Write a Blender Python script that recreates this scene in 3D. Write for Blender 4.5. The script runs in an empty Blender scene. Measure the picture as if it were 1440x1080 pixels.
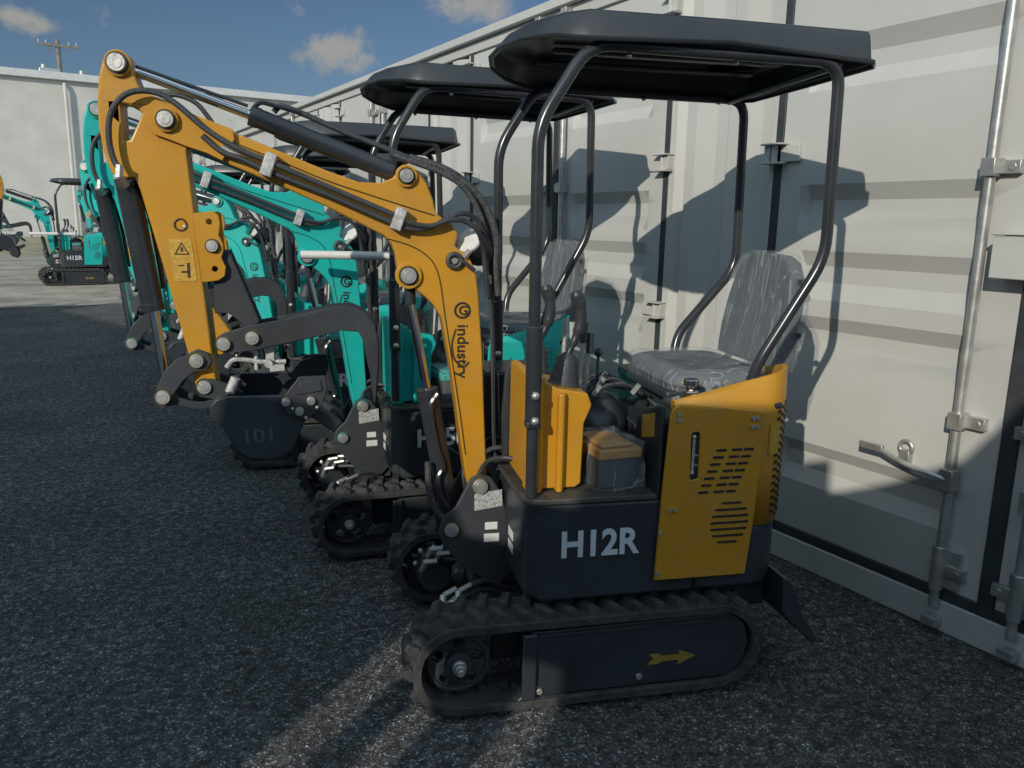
import bpy, bmesh, math, random
from mathutils import Vector, Matrix, noise, geometry
R = math.radians
random.seed(7)
scene = bpy.context.scene
COL = scene.collection

# outlines and centre lines of the digger's side plates, metres in the machine's own x-z plane
T = {
 'arm': [(-1.376, 1.943), (-1.399, 1.934), (-1.415, 1.913), (-1.427, 1.874), (-1.436, 1.807), (-1.438, 1.74), (-1.432, 1.673), (-1.419, 1.624), (-1.406, 1.595), (-1.353, 1.596), (-1.341, 1.566), (-1.289, 1.331), (-1.235, 1.066), (-1.221, 0.966), (-1.201, 0.938), (-1.172, 0.948), (-1.158, 0.971), (-1.167, 1.071), (-1.188, 1.395), (-1.205, 1.675), (-1.194, 1.721), (-1.199, 1.77), (-1.22, 1.798), (-1.254, 1.816), (-1.306, 1.833), (-1.325, 1.855), (-1.334, 1.883), (-1.337, 1.911), (-1.352, 1.937)],
 'armhole': [(-1.376, 1.803), (-1.357, 1.8), (-1.319, 1.778), (-1.356, 1.703), (-1.376, 1.698)],
 'boom': [(-1.161, 1.722), (-1.145, 1.758), (-1.077, 1.737), (-0.929, 1.68), (-0.806, 1.633), (-0.712, 1.602), (-0.647, 1.601), (-0.61, 1.617), (-0.592, 1.643), (-0.566, 1.659), (-0.536, 1.645), (-0.505, 1.605), (-0.485, 1.556), (-0.476, 1.513), (-0.427, 1.481), (-0.404, 1.45), (-0.415, 1.412), (-0.369, 1.377), (-0.348, 1.336), (-0.338, 1.27), (-0.322, 1.057), (-0.312, 0.822), (-0.302, 0.634), (-0.329, 0.59), (-0.361, 0.591), (-0.376, 0.643), (-0.394, 0.768), (-0.413, 0.915), (-0.428, 1.023), (-0.458, 1.183), (-0.483, 1.222), (-0.518, 1.256), (-0.551, 1.279), (-0.581, 1.286), (-0.596, 1.312), (-0.598, 1.341), (-0.604, 1.386), (-0.617, 1.419), (-0.639, 1.442), (-0.725, 1.484), (-0.809, 1.525), (-0.933, 1.579), (-1.112, 1.652), (-1.15, 1.677)],
 'fork': [(-1.305, 1.793), (-1.279, 1.814), (-1.238, 1.804), (-1.172, 1.776), (-1.072, 1.741), (-1.068, 1.713), (-1.105, 1.651), (-1.149, 1.672), (-1.202, 1.688), (-1.244, 1.704), (-1.291, 1.72), (-1.311, 1.75)],
 'seam1': [(-1.079, 1.707), (-0.93, 1.651), (-0.807, 1.603), (-0.68, 1.564), (-0.572, 1.532), (-0.481, 1.506)],
 'seam2': [(-0.628, 1.432), (-0.562, 1.413), (-0.513, 1.387), (-0.479, 1.349), (-0.461, 1.29), (-0.445, 1.176), (-0.419, 1.012), (-0.397, 0.867), (-0.377, 0.719)],
 'lug2': [(-0.596, 1.308), (-0.598, 1.341), (-0.582, 1.366), (-0.551, 1.375)],
 'bracket3': [(-1.196, 1.499), (-1.14, 1.506), (-1.125, 1.494), (-1.122, 1.469), (-1.128, 1.437), (-1.117, 1.412), (-1.116, 1.391), (-1.123, 1.37), (-1.112, 1.342), (-1.116, 1.315), (-1.135, 1.302), (-1.172, 1.297), (-1.182, 1.297)],
 'br_h': [(-1.152, 1.475), (-1.146, 1.404), (-1.143, 1.336)],
 'link1': [(-1.237, 1.078), (-1.206, 1.095), (-1.176, 1.084), (-1.163, 1.057), (-1.179, 1.033), (-1.22, 1.025), (-1.25, 0.999), (-1.277, 0.962), (-1.296, 0.923), (-1.317, 0.91), (-1.336, 0.929), (-1.328, 0.979), (-1.305, 1.027), (-1.27, 1.063)],
 'link2': [(-1.337, 0.944), (-1.315, 0.97), (-1.291, 0.965), (-1.268, 0.942), (-1.232, 0.928), (-1.201, 0.927), (-1.169, 0.935), (-1.13, 0.956), (-1.123, 0.933), (-1.145, 0.911), (-1.191, 0.904), (-1.243, 0.908), (-1.283, 0.92), (-1.315, 0.912), (-1.334, 0.922)],
 'bucket': [(-1.162, 0.94), (-1.142, 0.963), (-1.112, 0.971), (-0.951, 0.971), (-0.937, 0.961), (-0.887, 0.894), (-0.928, 0.806), (-0.954, 0.783), (-1.006, 0.772), (-1.057, 0.779), (-1.092, 0.807), (-1.114, 0.854), (-1.129, 0.881), (-1.156, 0.899)],
 'cutter': [(-0.955, 0.96), (-0.903, 1.028), (-0.827, 1.03), (-0.822, 0.987), (-0.84, 0.935), (-0.883, 0.896), (-0.944, 0.92)],
 'cutb': [(-0.942, 0.954), (-0.87, 0.956), (-0.904, 0.925)],
 'num': [(-1.07, 0.833), (-0.974, 0.878)],
 'thumb': [(-1.151, 1.11), (-1.146, 1.132), (-1.125, 1.145), (-1.051, 1.166), (-0.946, 1.185), (-0.86, 1.208), (-0.796, 1.221), (-0.742, 1.223), (-0.698, 1.203), (-0.673, 1.165), (-0.662, 1.113), (-0.663, 1.044), (-0.669, 0.975), (-0.674, 0.914), (-0.681, 0.915), (-0.687, 0.994), (-0.701, 1.056), (-0.709, 1.113), (-0.724, 1.143), (-0.776, 1.148), (-0.831, 1.133), (-0.949, 1.108), (-1.034, 1.089), (-1.118, 1.081), (-1.142, 1.091)],
 'strap': [(-1.148, 1.39), (-1.103, 1.391), (-1.022, 1.173), (-1.057, 1.151), (-1.113, 1.2), (-1.155, 1.201)],
 'gusset': [(-1.166, 1.223), (-1.112, 1.143), (-1.141, 1.068), (-1.16, 1.068)],
 'bplate': [(-0.415, 0.547), (-0.387, 0.601), (-0.363, 0.645), (-0.334, 0.659), (-0.295, 0.647), (-0.262, 0.595), (-0.239, 0.516), (-0.212, 0.45), (-0.21, 0.305), (-0.265, 0.251), (-0.378, 0.318), (-0.459, 0.415), (-0.471, 0.46), (-0.459, 0.51)],
 'pins': [(-1.373, 1.908), (-1.251, 1.759), (-0.568, 1.624), (-0.564, 1.318), (-0.333, 0.619), (-0.429, 0.47), (-1.208, 1.06), (-1.192, 0.976), (-1.31, 0.95), (-1.127, 1.111), (-1.043, 1.128)],
 'clamp': [(-0.974, 1.643), (-0.595, 1.493)],
 'hoseA': [(-1.381, 1.613), (-1.397, 1.648), (-1.404, 1.7), (-1.398, 1.757), (-1.378, 1.796), (-1.347, 1.824), (-1.305, 1.834), (-1.259, 1.826), (-1.214, 1.798), (-1.141, 1.735), (-1.056, 1.685), (-0.978, 1.654), (-0.807, 1.585), (-0.605, 1.504), (-0.557, 1.481), (-0.498, 1.473), (-0.438, 1.492), (-0.387, 1.49), (-0.346, 1.46), (-0.325, 1.405), (-0.315, 1.338), (-0.304, 1.248)],
 'hoseB': [(-1.155, 1.719), (-1.105, 1.677), (-1.047, 1.657), (-0.977, 1.625), (-0.808, 1.562), (-0.61, 1.48), (-0.553, 1.464), (-0.494, 1.469), (-0.438, 1.5), (-0.393, 1.514), (-0.348, 1.498), (-0.321, 1.45), (-0.308, 1.383)],
 'hoseC': [(-1.27, 1.834), (-1.227, 1.836), (-1.179, 1.817), (-1.146, 1.778), (-1.122, 1.739)],
 'hoseD': [(-0.961, 1.804), (-0.945, 1.821), (-0.925, 1.82), (-0.866, 1.8), (-0.761, 1.758), (-0.62, 1.708), (-0.553, 1.684), (-0.451, 1.657), (-0.37, 1.61), (-0.31, 1.535), (-0.283, 1.448), (-0.284, 1.355), (-0.274, 1.261)],
 'hoseE': [(-0.615, 1.692), (-0.556, 1.673), (-0.46, 1.641), (-0.387, 1.599), (-0.336, 1.527), (-0.309, 1.437), (-0.306, 1.334)],
 'linesR': [(-0.298, 1.288), (-0.288, 1.123), (-0.281, 0.905), (-0.276, 0.755), (-0.262, 0.653)],
 'cylA': [(-1.39, 1.919), (-1.346, 1.898), (-1.026, 1.789), (-0.605, 1.635), (-0.562, 1.628)],
 'cylB': [(-1.384, 1.587), (-1.336, 1.205), (-1.316, 0.976), (-1.325, 0.935)],
 'cylC': [(-0.558, 1.314), (-0.554, 1.222), (-0.502, 0.939), (-0.422, 0.479), (-0.42, 0.442)],
 'lamp': [(-0.337, 1.414), (-0.376, 1.452), (-0.418, 1.366), (-0.364, 1.339)],
 'decal': [(-1.27, 1.423), (-1.21, 1.311)],
 'logo': [(-0.39, 1.206), (-0.392, 1.148), (-0.386, 0.964)],
 'holeb': [(-1.235, 1.465)],
}

# ------------------------------------------------------------------ materials
def nn(nt, t, **kw):
    n = nt.nodes.new(t)
    for k, v in kw.items():
        if k in n.inputs: n.inputs[k].default_value = v
        else: setattr(n, k, v)
    return n
def mat(name, col, rough=.5, metal=0., var=.12, vscale=6., bump=0., bscale=60., coat=0., dust=0., spec=.5, dustcol=(.22, .20, .17)):
    m = bpy.data.materials.new(name); m.use_nodes = True
    nt = m.node_tree; b = nt.nodes['Principled BSDF']; L = nt.links
    tc = nn(nt, 'ShaderNodeTexCoord')
    n1 = nn(nt, 'ShaderNodeTexNoise', Scale=vscale, Detail=6.0, Roughness=.6)
    L.new(tc.outputs['Object'], n1.inputs['Vector'])
    rp = nn(nt, 'ShaderNodeValToRGB')
    c = Vector(col)
    lo = [max(0, x * (1 - var)) for x in c]; hi = [min(1, x * (1 + var)) for x in c]
    rp.color_ramp.elements[0].position = .35; rp.color_ramp.elements[1].position = .68
    rp.color_ramp.elements[0].color = (*lo, 1); rp.color_ramp.elements[1].color = (*hi, 1)
    L.new(n1.outputs['Fac'], rp.inputs['Fac'])
    out = rp.outputs['Color']
    if dust:
        n3 = nn(nt, 'ShaderNodeTexNoise', Scale=vscale * 2.3, Detail=9.0, Roughness=.72)
        L.new(tc.outputs['Object'], n3.inputs['Vector'])
        mr = nn(nt, 'ShaderNodeMapRange'); mr.inputs['From Min'].default_value = .45; mr.inputs['From Max'].default_value = .8
        mr.inputs['To Max'].default_value = dust
        L.new(n3.outputs['Fac'], mr.inputs['Value'])
        mx = nn(nt, 'ShaderNodeMix', data_type='RGBA')
        L.new(mr.outputs['Result'], mx.inputs['Factor']); L.new(out, mx.inputs['A']); mx.inputs['B'].default_value = (*dustcol, 1)
        out = mx.outputs['Result']
    L.new(out, b.inputs['Base Color'])
    b.inputs['Metallic'].default_value = metal
    b.inputs['Specular IOR Level'].default_value = spec
    if coat: b.inputs['Coat Weight'].default_value = coat; b.inputs['Coat Roughness'].default_value = .12
    mr = nn(nt, 'ShaderNodeMapRange'); mr.inputs['To Min'].default_value = max(.03, rough * .8); mr.inputs['To Max'].default_value = min(1, rough * 1.25)
    L.new(n1.outputs['Fac'], mr.inputs['Value']); L.new(mr.outputs['Result'], b.inputs['Roughness'])
    if bump:
        n2 = nn(nt, 'ShaderNodeTexNoise', Scale=bscale, Detail=8.0, Roughness=.6)
        L.new(tc.outputs['Object'], n2.inputs['Vector'])
        bp = nn(nt, 'ShaderNodeBump', Distance=.01, Strength=bump)
        L.new(n2.outputs['Fac'], bp.inputs['Height']); L.new(bp.outputs['Normal'], b.inputs['Normal'])
    return m
M = {}
M['yellow'] = mat('yellow_paint', (.55, .262, .016), .34, var=.09, vscale=3, bump=.07, bscale=30, dust=.42, spec=.6, dustcol=(.36, .25, .12))
M['teal'] = mat('teal_paint', (.011, .45, .41), .38, var=.09, vscale=3, bump=.07, bscale=30, dust=.16, spec=.35)
M['black'] = mat('black_paint', (.034, .041, .048), .36, var=.2, dust=.05, vscale=4, dustcol=(.07, .07, .07), spec=.4)
M['plate'] = mat('charcoal_plate', (.042, .047, .053), .5, var=.2, dust=.15, vscale=5, dustcol=(.09, .09, .09), spec=.35)
M['gloss'] = mat('gloss_black_tube', (.030, .034, .040), .22, var=.2, dust=.05, spec=.6)
M['plastic'] = mat('black_moulded_plastic', (.036, .041, .047), .32, var=.2, dust=.12, vscale=3, bump=.05, bscale=12, dustcol=(.06, .065, .07))
M['rubber'] = mat('track_rubber', (.046, .048, .050), .8, var=.3, dust=.4, vscale=12, bump=.5, bscale=70, dustcol=(.19, .18, .16), spec=.3)
M['hose'] = mat('hose_rubber', (.042, .046, .052), .45, var=.3, bump=.25, bscale=160, dust=.15, dustcol=(.1, .1, .1))
M['sleeve'] = mat('spiral_sleeve', (.05, .052, .055), .5, var=.5, vscale=60, bump=.6, bscale=120, dust=.6, dustcol=(.2, .2, .2))
M['zinc'] = mat('zinc_fitting', (.55, .54, .52), .4, metal=.7, var=.14, vscale=22, bump=.1, bscale=60)
M['chrome'] = mat('chrome_rod', (.75, .75, .74), .12, metal=1., var=.05)
M['clampm'] = mat('cast_clamp', (.5, .5, .49), .6, metal=.3, var=.3, vscale=60, bump=.3, bscale=150)
M['floor'] = mat('deck_steel', (.05, .048, .045), .6, var=.3, dust=.5, vscale=9, dustcol=(.16, .14, .11))
M['whitelab'] = mat('white_label', (.72, .72, .69), .5, var=.1, vscale=40)
M['greylab'] = mat('printed_label', (.42, .43, .43), .45, var=.5, vscale=140)
M['yellab'] = mat('warning_label', (.56, .33, .05), .45, var=.22, vscale=120)
M['ink'] = mat('black_ink', (.02, .02, .02), .5, var=.1)
M['darkmark'] = mat('worn_black_print', (.06, .045, .01), .5, var=.3)
M['goldmark'] = mat('gold_print', (.33, .22, .035), .5, var=.15)
M['letter'] = mat('white_lettering', (.60, .64, .70), .5, var=.08)
M['faint'] = mat('cast_numerals', (.085, .088, .092), .6, var=.1)
M['contwhite'] = mat('container_paint', (.51, .51, .487), .46, var=.045, vscale=1.4, bump=.10, bscale=2.6, dust=.22, spec=.3, dustcol=(.42, .40, .36))
M['galv'] = mat('galvanised_steel', (.52, .52, .50), .38, metal=.7, var=.22, vscale=14, bump=.05)
M['gasket'] = mat('gasket_rubber', (.036, .042, .048), .6, var=.3, dust=.2, dustcol=(.1, .1, .1))
M['oldwhite'] = mat('white_bar_paint', (.66, .65, .62), .5, var=.08)
M['stain'] = mat('rust_timber', (.36, .27, .15), .9, var=.3, vscale=3)
M['vinyl'] = mat('seat_vinyl', (.075, .09, .102), .35, var=.2)
M['wood'] = mat('weathered_wood', (.20, .18, .155), .9, var=.35, vscale=5, bump=.2)
M['palegrey'] = mat('pale_grey_sheet', (.6, .6, .6), .8, var=.1)
# teal/white marks
def wrap_mat():
    m = bpy.data.materials.new('clear_plastic_wrap'); m.use_nodes = True
    nt = m.node_tree; L = nt.links; b = nt.nodes['Principled BSDF']; out = nt.nodes['Material Output']
    tc = nn(nt, 'ShaderNodeTexCoord')
    mp = nn(nt, 'ShaderNodeMapping'); mp.inputs['Scale'].default_value = (3.2, 6, 1.1); mp.inputs['Rotation'].default_value = (.35, .1, .3)
    L.new(tc.outputs['Object'], mp.inputs['Vector'])
    n = nn(nt, 'ShaderNodeTexNoise', Scale=2.6, Detail=2.5, Distortion=1.1, Roughness=.5)
    L.new(mp.outputs['Vector'], n.inputs['Vector'])
    a = nn(nt, 'ShaderNodeMath', operation='SUBTRACT'); a.inputs[1].default_value = .5
    ab = nn(nt, 'ShaderNodeMath', operation='ABSOLUTE')
    L.new(n.outputs['Fac'], a.inputs[0]); L.new(a.outputs[0], ab.inputs[0])
    mr = nn(nt, 'ShaderNodeMapRange'); mr.inputs['From Max'].default_value = .02; mr.inputs['To Min'].default_value = .46; mr.inputs['To Max'].default_value = .15
    L.new(ab.outputs[0], mr.inputs['Value'])
    b.inputs['Base Color'].default_value = (.62, .66, .70, 1); b.inputs['Roughness'].default_value = .14
    b.inputs['Specular IOR Level'].default_value = .9
    bp = nn(nt, 'ShaderNodeBump', Distance=.02, Strength=.65)
    L.new(n.outputs['Fac'], bp.inputs['Height']); L.new(bp.outputs['Normal'], b.inputs['Normal'])
    tr = nn(nt, 'ShaderNodeBsdfTransparent'); mx = nn(nt, 'ShaderNodeMixShader')
    L.new(mr.outputs['Result'], mx.inputs[0]); L.new(tr.outputs[0], mx.inputs[1]); L.new(b.outputs[0], mx.inputs[2])
    L.new(mx.outputs[0], out.inputs['Surface'])
    return m
M['wrap'] = wrap_mat()
def asphalt():
    m = bpy.data.materials.new('asphalt'); m.use_nodes = True
    nt = m.node_tree; L = nt.links; b = nt.nodes['Principled BSDF']
    tc = nn(nt, 'ShaderNodeTexCoord')
    v = nn(nt, 'ShaderNodeTexVoronoi', Scale=170.0); L.new(tc.outputs['Object'], v.inputs['Vector'])
    v2 = nn(nt, 'ShaderNodeTexVoronoi', Scale=70.0); L.new(tc.outputs['Object'], v2.inputs['Vector'])
    r = nn(nt, 'ShaderNodeValToRGB'); e = r.color_ramp.elements
    e[0].position = 0; e[0].color = (.066, .069, .072, 1); e[1].position = .62; e[1].color = (.105, .108, .110, 1)
    for p, c in ((.8, (.18, .18, .175, 1)), (.93, (.32, .32, .30, 1)), (.985, (.60, .60, .57, 1))):
        k = e.new(p); k.color = c
    sp = nn(nt, 'ShaderNodeSeparateColor'); L.new(v.outputs['Color'], sp.inputs[0]); L.new(sp.outputs[0], r.inputs['Fac'])
    r2 = nn(nt, 'ShaderNodeValToRGB'); e = r2.color_ramp.elements
    e[0].position = .93; e[0].color = (0, 0, 0, 1); e[1].position = .97; e[1].color = (.11, .115, .115, 1)
    sp2 = nn(nt, 'ShaderNodeSeparateColor'); L.new(v2.outputs['Color'], sp2.inputs[0]); L.new(sp2.outputs[1], r2.inputs['Fac'])
    big = nn(nt, 'ShaderNodeTexNoise', Scale=1.3, Detail=9.0, Roughness=.68); L.new(tc.outputs['Object'], big.inputs['Vector'])
    mr = nn(nt, 'ShaderNodeMapRange'); mr.inputs['From Min'].default_value = .3; mr.inputs['From Max'].default_value = .7
    mr.inputs['To Min'].default_value = .62; mr.inputs['To Max'].default_value = 1.45
    L.new(big.outputs['Fac'], mr.inputs['Value'])
    # mid-size clumps: broken, ravelled surface
    cl = nn(nt, 'ShaderNodeTexNoise', Scale=26.0, Detail=6.0, Roughness=.7); L.new(tc.outputs['Object'], cl.inputs['Vector'])
    mr2 = nn(nt, 'ShaderNodeMapRange'); mr2.inputs['From Min'].default_value = .38; mr2.inputs['From Max'].default_value = .64
    mr2.inputs['To Min'].default_value = .38; mr2.inputs['To Max'].default_value = 1.55
    L.new(cl.outputs['Fac'], mr2.inputs['Value'])
    mu = nn(nt, 'ShaderNodeMath', operation='MULTIPLY'); L.new(mr.outputs[0], mu.inputs[0]); L.new(mr2.outputs[0], mu.inputs[1])
    ad = nn(nt, 'ShaderNodeMix', data_type='RGBA', blend_type='ADD'); ad.inputs['Factor'].default_value = 1
    L.new(r.outputs[0], ad.inputs['A']); L.new(r2.outputs[0], ad.inputs['B'])
    mm = nn(nt, 'ShaderNodeMix', data_type='RGBA', blend_type='MULTIPLY'); mm.inputs['Factor'].default_value = 1
    L.new(ad.outputs['Result'], mm.inputs['A']); L.new(mu.outputs[0], mm.inputs['B'])
    L.new(mm.outputs['Result'], b.inputs['Base Color'])
    b.inputs['Roughness'].default_value = .8
    h1 = nn(nt, 'ShaderNodeMath', operation='MULTIPLY'); h1.inputs[1].default_value = .5; L.new(v.outputs['Distance'], h1.inputs[0])
    h2 = nn(nt, 'ShaderNodeMath', operation='MULTIPLY'); h2.inputs[1].default_value = 2.2; L.new(cl.outputs['Fac'], h2.inputs[0])
    hs = nn(nt, 'ShaderNodeMath', operation='ADD'); L.new(h1.outputs[0], hs.inputs[0]); L.new(h2.outputs[0], hs.inputs[1])
    bp = nn(nt, 'ShaderNodeBump', Distance=.03, Strength=1.0); L.new(hs.outputs[0], bp.inputs['Height'])
    L.new(bp.outputs['Normal'], b.inputs['Normal'])
    return m
M['asphalt'] = asphalt()
M['gravel'] = mat('pale_gravel', (.34, .31, .255), .95, var=.35, vscale=1.2, bump=.4, bscale=30)
M['drygrass'] = mat('dry_grass', (.30, .27, .17), .95, var=.35, vscale=1.5, bump=.4, bscale=20)
def blockwall():
    m = mat('painted_block', (.60, .60, .57), .85, var=.05, vscale=.5)
    nt = m.node_tree; L = nt.links; b = nt.nodes['Principled BSDF']
    tc = nn(nt, 'ShaderNodeTexCoord'); mp = nn(nt, 'ShaderNodeMapping'); mp.inputs['Rotation'].default_value = (R(90), 0, 0)
    L.new(tc.outputs['Object'], mp.inputs['Vector'])
    br = nn(nt, 'ShaderNodeTexBrick', Scale=1.0); br.inputs['Brick Width'].default_value = .8; br.inputs['Row Height'].default_value = .4
    br.inputs['Mortar Size'].default_value = .02
    br.inputs['Color1'].default_value = (.575, .56, .525, 1); br.inputs['Color2'].default_value = (.568, .553, .518, 1); br.inputs['Mortar'].default_value = (.545, .53, .50, 1)
    L.new(mp.outputs[0], br.inputs['Vector'])
    n = nn(nt, 'ShaderNodeTexNoise', Scale=.9, Detail=8.0); L.new(tc.outputs['Object'], n.inputs['Vector'])
    mr = nn(nt, 'ShaderNodeMapRange'); mr.inputs['From Min'].default_value = .3; mr.inputs['From Max'].default_value = .7; mr.inputs['To Min'].default_value = .88; mr.inputs['To Max'].default_value = 1.06
    L.new(n.outputs['Fac'], mr.inputs['Value'])
    mm = nn(nt, 'ShaderNodeMix', data_type='RGBA', blend_type='MULTIPLY'); mm.inputs['Factor'].default_value = 1
    L.new(br.outputs['Color'], mm.inputs['A']); L.new(mr.outputs[0], mm.inputs['B']); L.new(mm.outputs['Result'], b.inputs['Base Color'])
    return m
M['block'] = blockwall()

# ------------------------------------------------------------------ mesh helpers
def catmull(pts, n=6):
    P = [Vector(p) for p in pts]; P = [P[0] * 2 - P[1]] + P + [P[-1] * 2 - P[-2]]
    out = []
    for i in range(1, len(P) - 2):
        for k in range(n):
            t = k / n; a, b, c, d = P[i - 1:i + 3]
            out.append(.5 * ((2 * b) + (c - a) * t + (2 * a - 5 * b + 4 * c - d) * t * t + (3 * b - a - 3 * c + d) * t ** 3))
    out.append(P[-2]); return out
def fillet(pts, r, n=5):
    P = [Vector(p) for p in pts]; out = [P[0]]
    for i in range(1, len(P) - 1):
        a, b, c = P[i - 1], P[i], P[i + 1]
        rr = min(r, (a - b).length * .45, (c - b).length * .45)
        p0 = b + (a - b).normalized() * rr; p1 = b + (c - b).normalized() * rr
        for k in range(n + 1):
            t = k / n; out.append((1 - t) ** 2 * p0 + 2 * t * (1 - t) * b + t * t * p1)
    out.append(P[-1]); return out
class MB:
    def __init__(s): s.bm = bmesh.new()
    def box(s, a, b, mtx=None, taper=None):
        a, b = Vector(a), Vector(b); vs = []
        c = (a + b) / 2
        for z in (a.z, b.z):
            k = 1 if (taper is None or z == a.z) else taper
            for x, y in ((a.x, a.y), (b.x, a.y), (b.x, b.y), (a.x, b.y)):
                v = Vector((c.x + (x - c.x) * k, c.y + (y - c.y) * k, z))
                vs.append(s.bm.verts.new(mtx @ v if mtx else v))
        for f in ((0, 3, 2, 1), (4, 5, 6, 7), (0, 1, 5, 4), (1, 2, 6, 5), (2, 3, 7, 6), (3, 0, 4, 7)):
            s.bm.faces.new([vs[i] for i in f])
        return s
    def prism(s, poly, a, b, axis='y', holes=(), mtx=None):
        loops = [list(poly)] + [list(h) for h in holes]
        flat = [p for l in loops for p in l]
        tris = geometry.tessellate_polygon([[Vector((p[0], p[1], 0)) for p in l] for l in loops])
        def mk(p, d):
            v = Vector((p[0], d, p[1])) if axis == 'y' else (Vector((p[0], p[1], d)) if axis == 'z' else Vector((d, p[0], p[1])))
            return s.bm.verts.new(mtx @ v if mtx else v)
        A = [mk(p, a) for p in flat]; B = [mk(p, b) for p in flat]
        fs = []
        for t in tris:
            try: fs.append(s.bm.faces.new([A[i] for i in t])); fs.append(s.bm.faces.new([B[i] for i in reversed(t)]))
            except ValueError: pass
        o = 0
        for l in loops:
            n = len(l)
            for i in range(n):
                j = (i + 1) % n
                fs.append(s.bm.faces.new((A[o + i], A[o + j], B[o + j], B[o + i])))
            o += n
        bmesh.ops.recalc_face_normals(s.bm, faces=fs)
        return s
    def cyl(s, p0, p1, r, r2=None, n=20):
        return s.rings([p0, p1], [r, r if r2 is None else r2], n)
    def rings(s, pts, rad, n=12, cap=True):
        P = [Vector(p) for p in pts]
        if not hasattr(rad, '__len__'): rad = [rad] * len(P)
        t = (P[1] - P[0]).normalized()
        u = t.orthogonal().normalized(); prev = t; R_ = []
        for i, p in enumerate(P):
            t = (P[min(i + 1, len(P) - 1)] - P[max(i - 1, 0)])
            t = t.normalized() if t.length > 1e-9 else prev
            q = prev.rotation_difference(t); u = (q @ u); u = (u - t * u.dot(t)).normalized(); prev = t
            w = t.cross(u)
            R_.append([s.bm.verts.new(p + (u * math.cos(2 * math.pi * k / n) + w * math.sin(2 * math.pi * k / n)) * rad[i]) for k in range(n)])
        for a, b in zip(R_, R_[1:]):
            for k in range(n): s.bm.faces.new((a[k], a[(k + 1) % n], b[(k + 1) % n], b[k]))
        if cap:
            s.bm.faces.new(list(reversed(R_[0]))); s.bm.faces.new(R_[-1])
        return s
    def tube(s, pts, r, n=10, sm=6):
        return s.rings(catmull(pts, sm) if sm else pts, r, n)
    def ball(s, c, r, seg=14, rg=8, zmin=None):
        r = Vector(r) if hasattr(r, '__len__') else Vector((r, r, r)); c = Vector(c); rows = []
        for i in range(rg + 1):
            th = math.pi * i / rg
            if i in (0, rg): rows.append([s.bm.verts.new(c + Vector((0, 0, r.z * math.cos(th))))])
            else: rows.append([s.bm.verts.new(c + Vector((r.x * math.sin(th) * math.cos(2 * math.pi * k / seg), r.y * math.sin(th) * math.sin(2 * math.pi * k / seg), r.z * math.cos(th)))) for k in range(seg)])
        for i in range(rg):
            a, b = rows[i], rows[i + 1]
            for k in range(seg):
                if len(a) == 1: s.bm.faces.new((a[0], b[k], b[(k + 1) % seg]))
                elif len(b) == 1: s.bm.faces.new((a[k], b[0], a[(k + 1) % seg]))
                else: s.bm.faces.new((a[k], b[k], b[(k + 1) % seg], a[(k + 1) % seg]))
        return s
    def torus(s, c, r, rr, axis='y', n=20, m=8):
        c = Vector(c); G = []
        for i in range(n):
            a = 2 * math.pi * i / n; row = []
            for j in range(m):
                b = 2 * math.pi * j / m; q = r + rr * math.cos(b); h = rr * math.sin(b)
                v = (q * math.cos(a), h, q * math.sin(a)) if axis == 'y' else ((q * math.cos(a), q * math.sin(a), h) if axis == 'z' else (h, q * math.cos(a), q * math.sin(a)))
                row.append(s.bm.verts.new(c + Vector(v)))
            G.append(row)
        for i in range(n):
            for j in range(m): s.bm.faces.new((G[i][j], G[(i + 1) % n][j], G[(i + 1) % n][(j + 1) % m], G[i][(j + 1) % m]))
        return s
    def grid(s, rows):
        V = [[s.bm.verts.new(p) for p in r] for r in rows]
        for a, b in zip(V, V[1:]):
            for i in range(len(a) - 1): s.bm.faces.new((a[i], a[i + 1], b[i + 1], b[i]))
        return s
    def split(s, name, m, parent=None, **kw):
        # every loose piece becomes an object of its own
        s.bm.verts.index_update(); seen = set(); out = []
        for v0 in s.bm.verts:
            if v0 in seen: continue
            st = [v0]; seen.add(v0); isl = []
            while st:
                v = st.pop(); isl.append(v)
                for e in v.link_edges:
                    o = e.other_vert(v)
                    if o not in seen: seen.add(o); st.append(o)
            n = MB(); mp = {v: n.bm.verts.new(v.co) for v in isl}
            for f_ in {f_ for v in isl for f_ in v.link_faces}: n.bm.faces.new([mp[v] for v in f_.verts])
            out.append(n.build(name, m, parent, **kw))
        s.bm.free(); return out
    def build(s, name, m, parent=None, bev=0, seg=2, smooth=35, solid=0, jit=0):
        bmesh.ops.recalc_face_normals(s.bm, faces=s.bm.faces[:])
        if jit:
            for v in s.bm.verts: v.co += Vector(noise.noise_vector(v.co * 14)) * jit
        me = bpy.data.meshes.new(name); s.bm.to_mesh(me); s.bm.free()
        me.materials.append(M[m] if isinstance(m, str) else m)
        if smooth:
            me.shade_smooth(); me.set_sharp_from_angle(angle=R(smooth))
        o = bpy.data.objects.new(name, me); COL.objects.link(o)
        if parent: o.parent = parent
        if solid:
            k = o.modifiers.new('thickness', 'SOLIDIFY'); k.thickness = solid; k.offset = 0
        if bev:
            k = o.modifiers.new('edge', 'BEVEL'); k.width = bev; k.segments = seg; k.limit_method = 'ANGLE'; k.angle_limit = R(38)
            k.use_clamp_overlap = True
        return o
def tag(o, label=None, cat=None, group=None, kind=None):
    for k, v in (('label', label), ('category', cat), ('group', group), ('kind', kind)):
        if v: o[k] = v
    return o
def empty(name, loc=(0, 0, 0), rz=0, sc=1):
    o = bpy.data.objects.new(name, None); COL.objects.link(o); o.location = loc; o.rotation_euler = (0, 0, rz); o.scale = (sc,) * 3
    o.empty_display_size = .3
    return o
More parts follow.
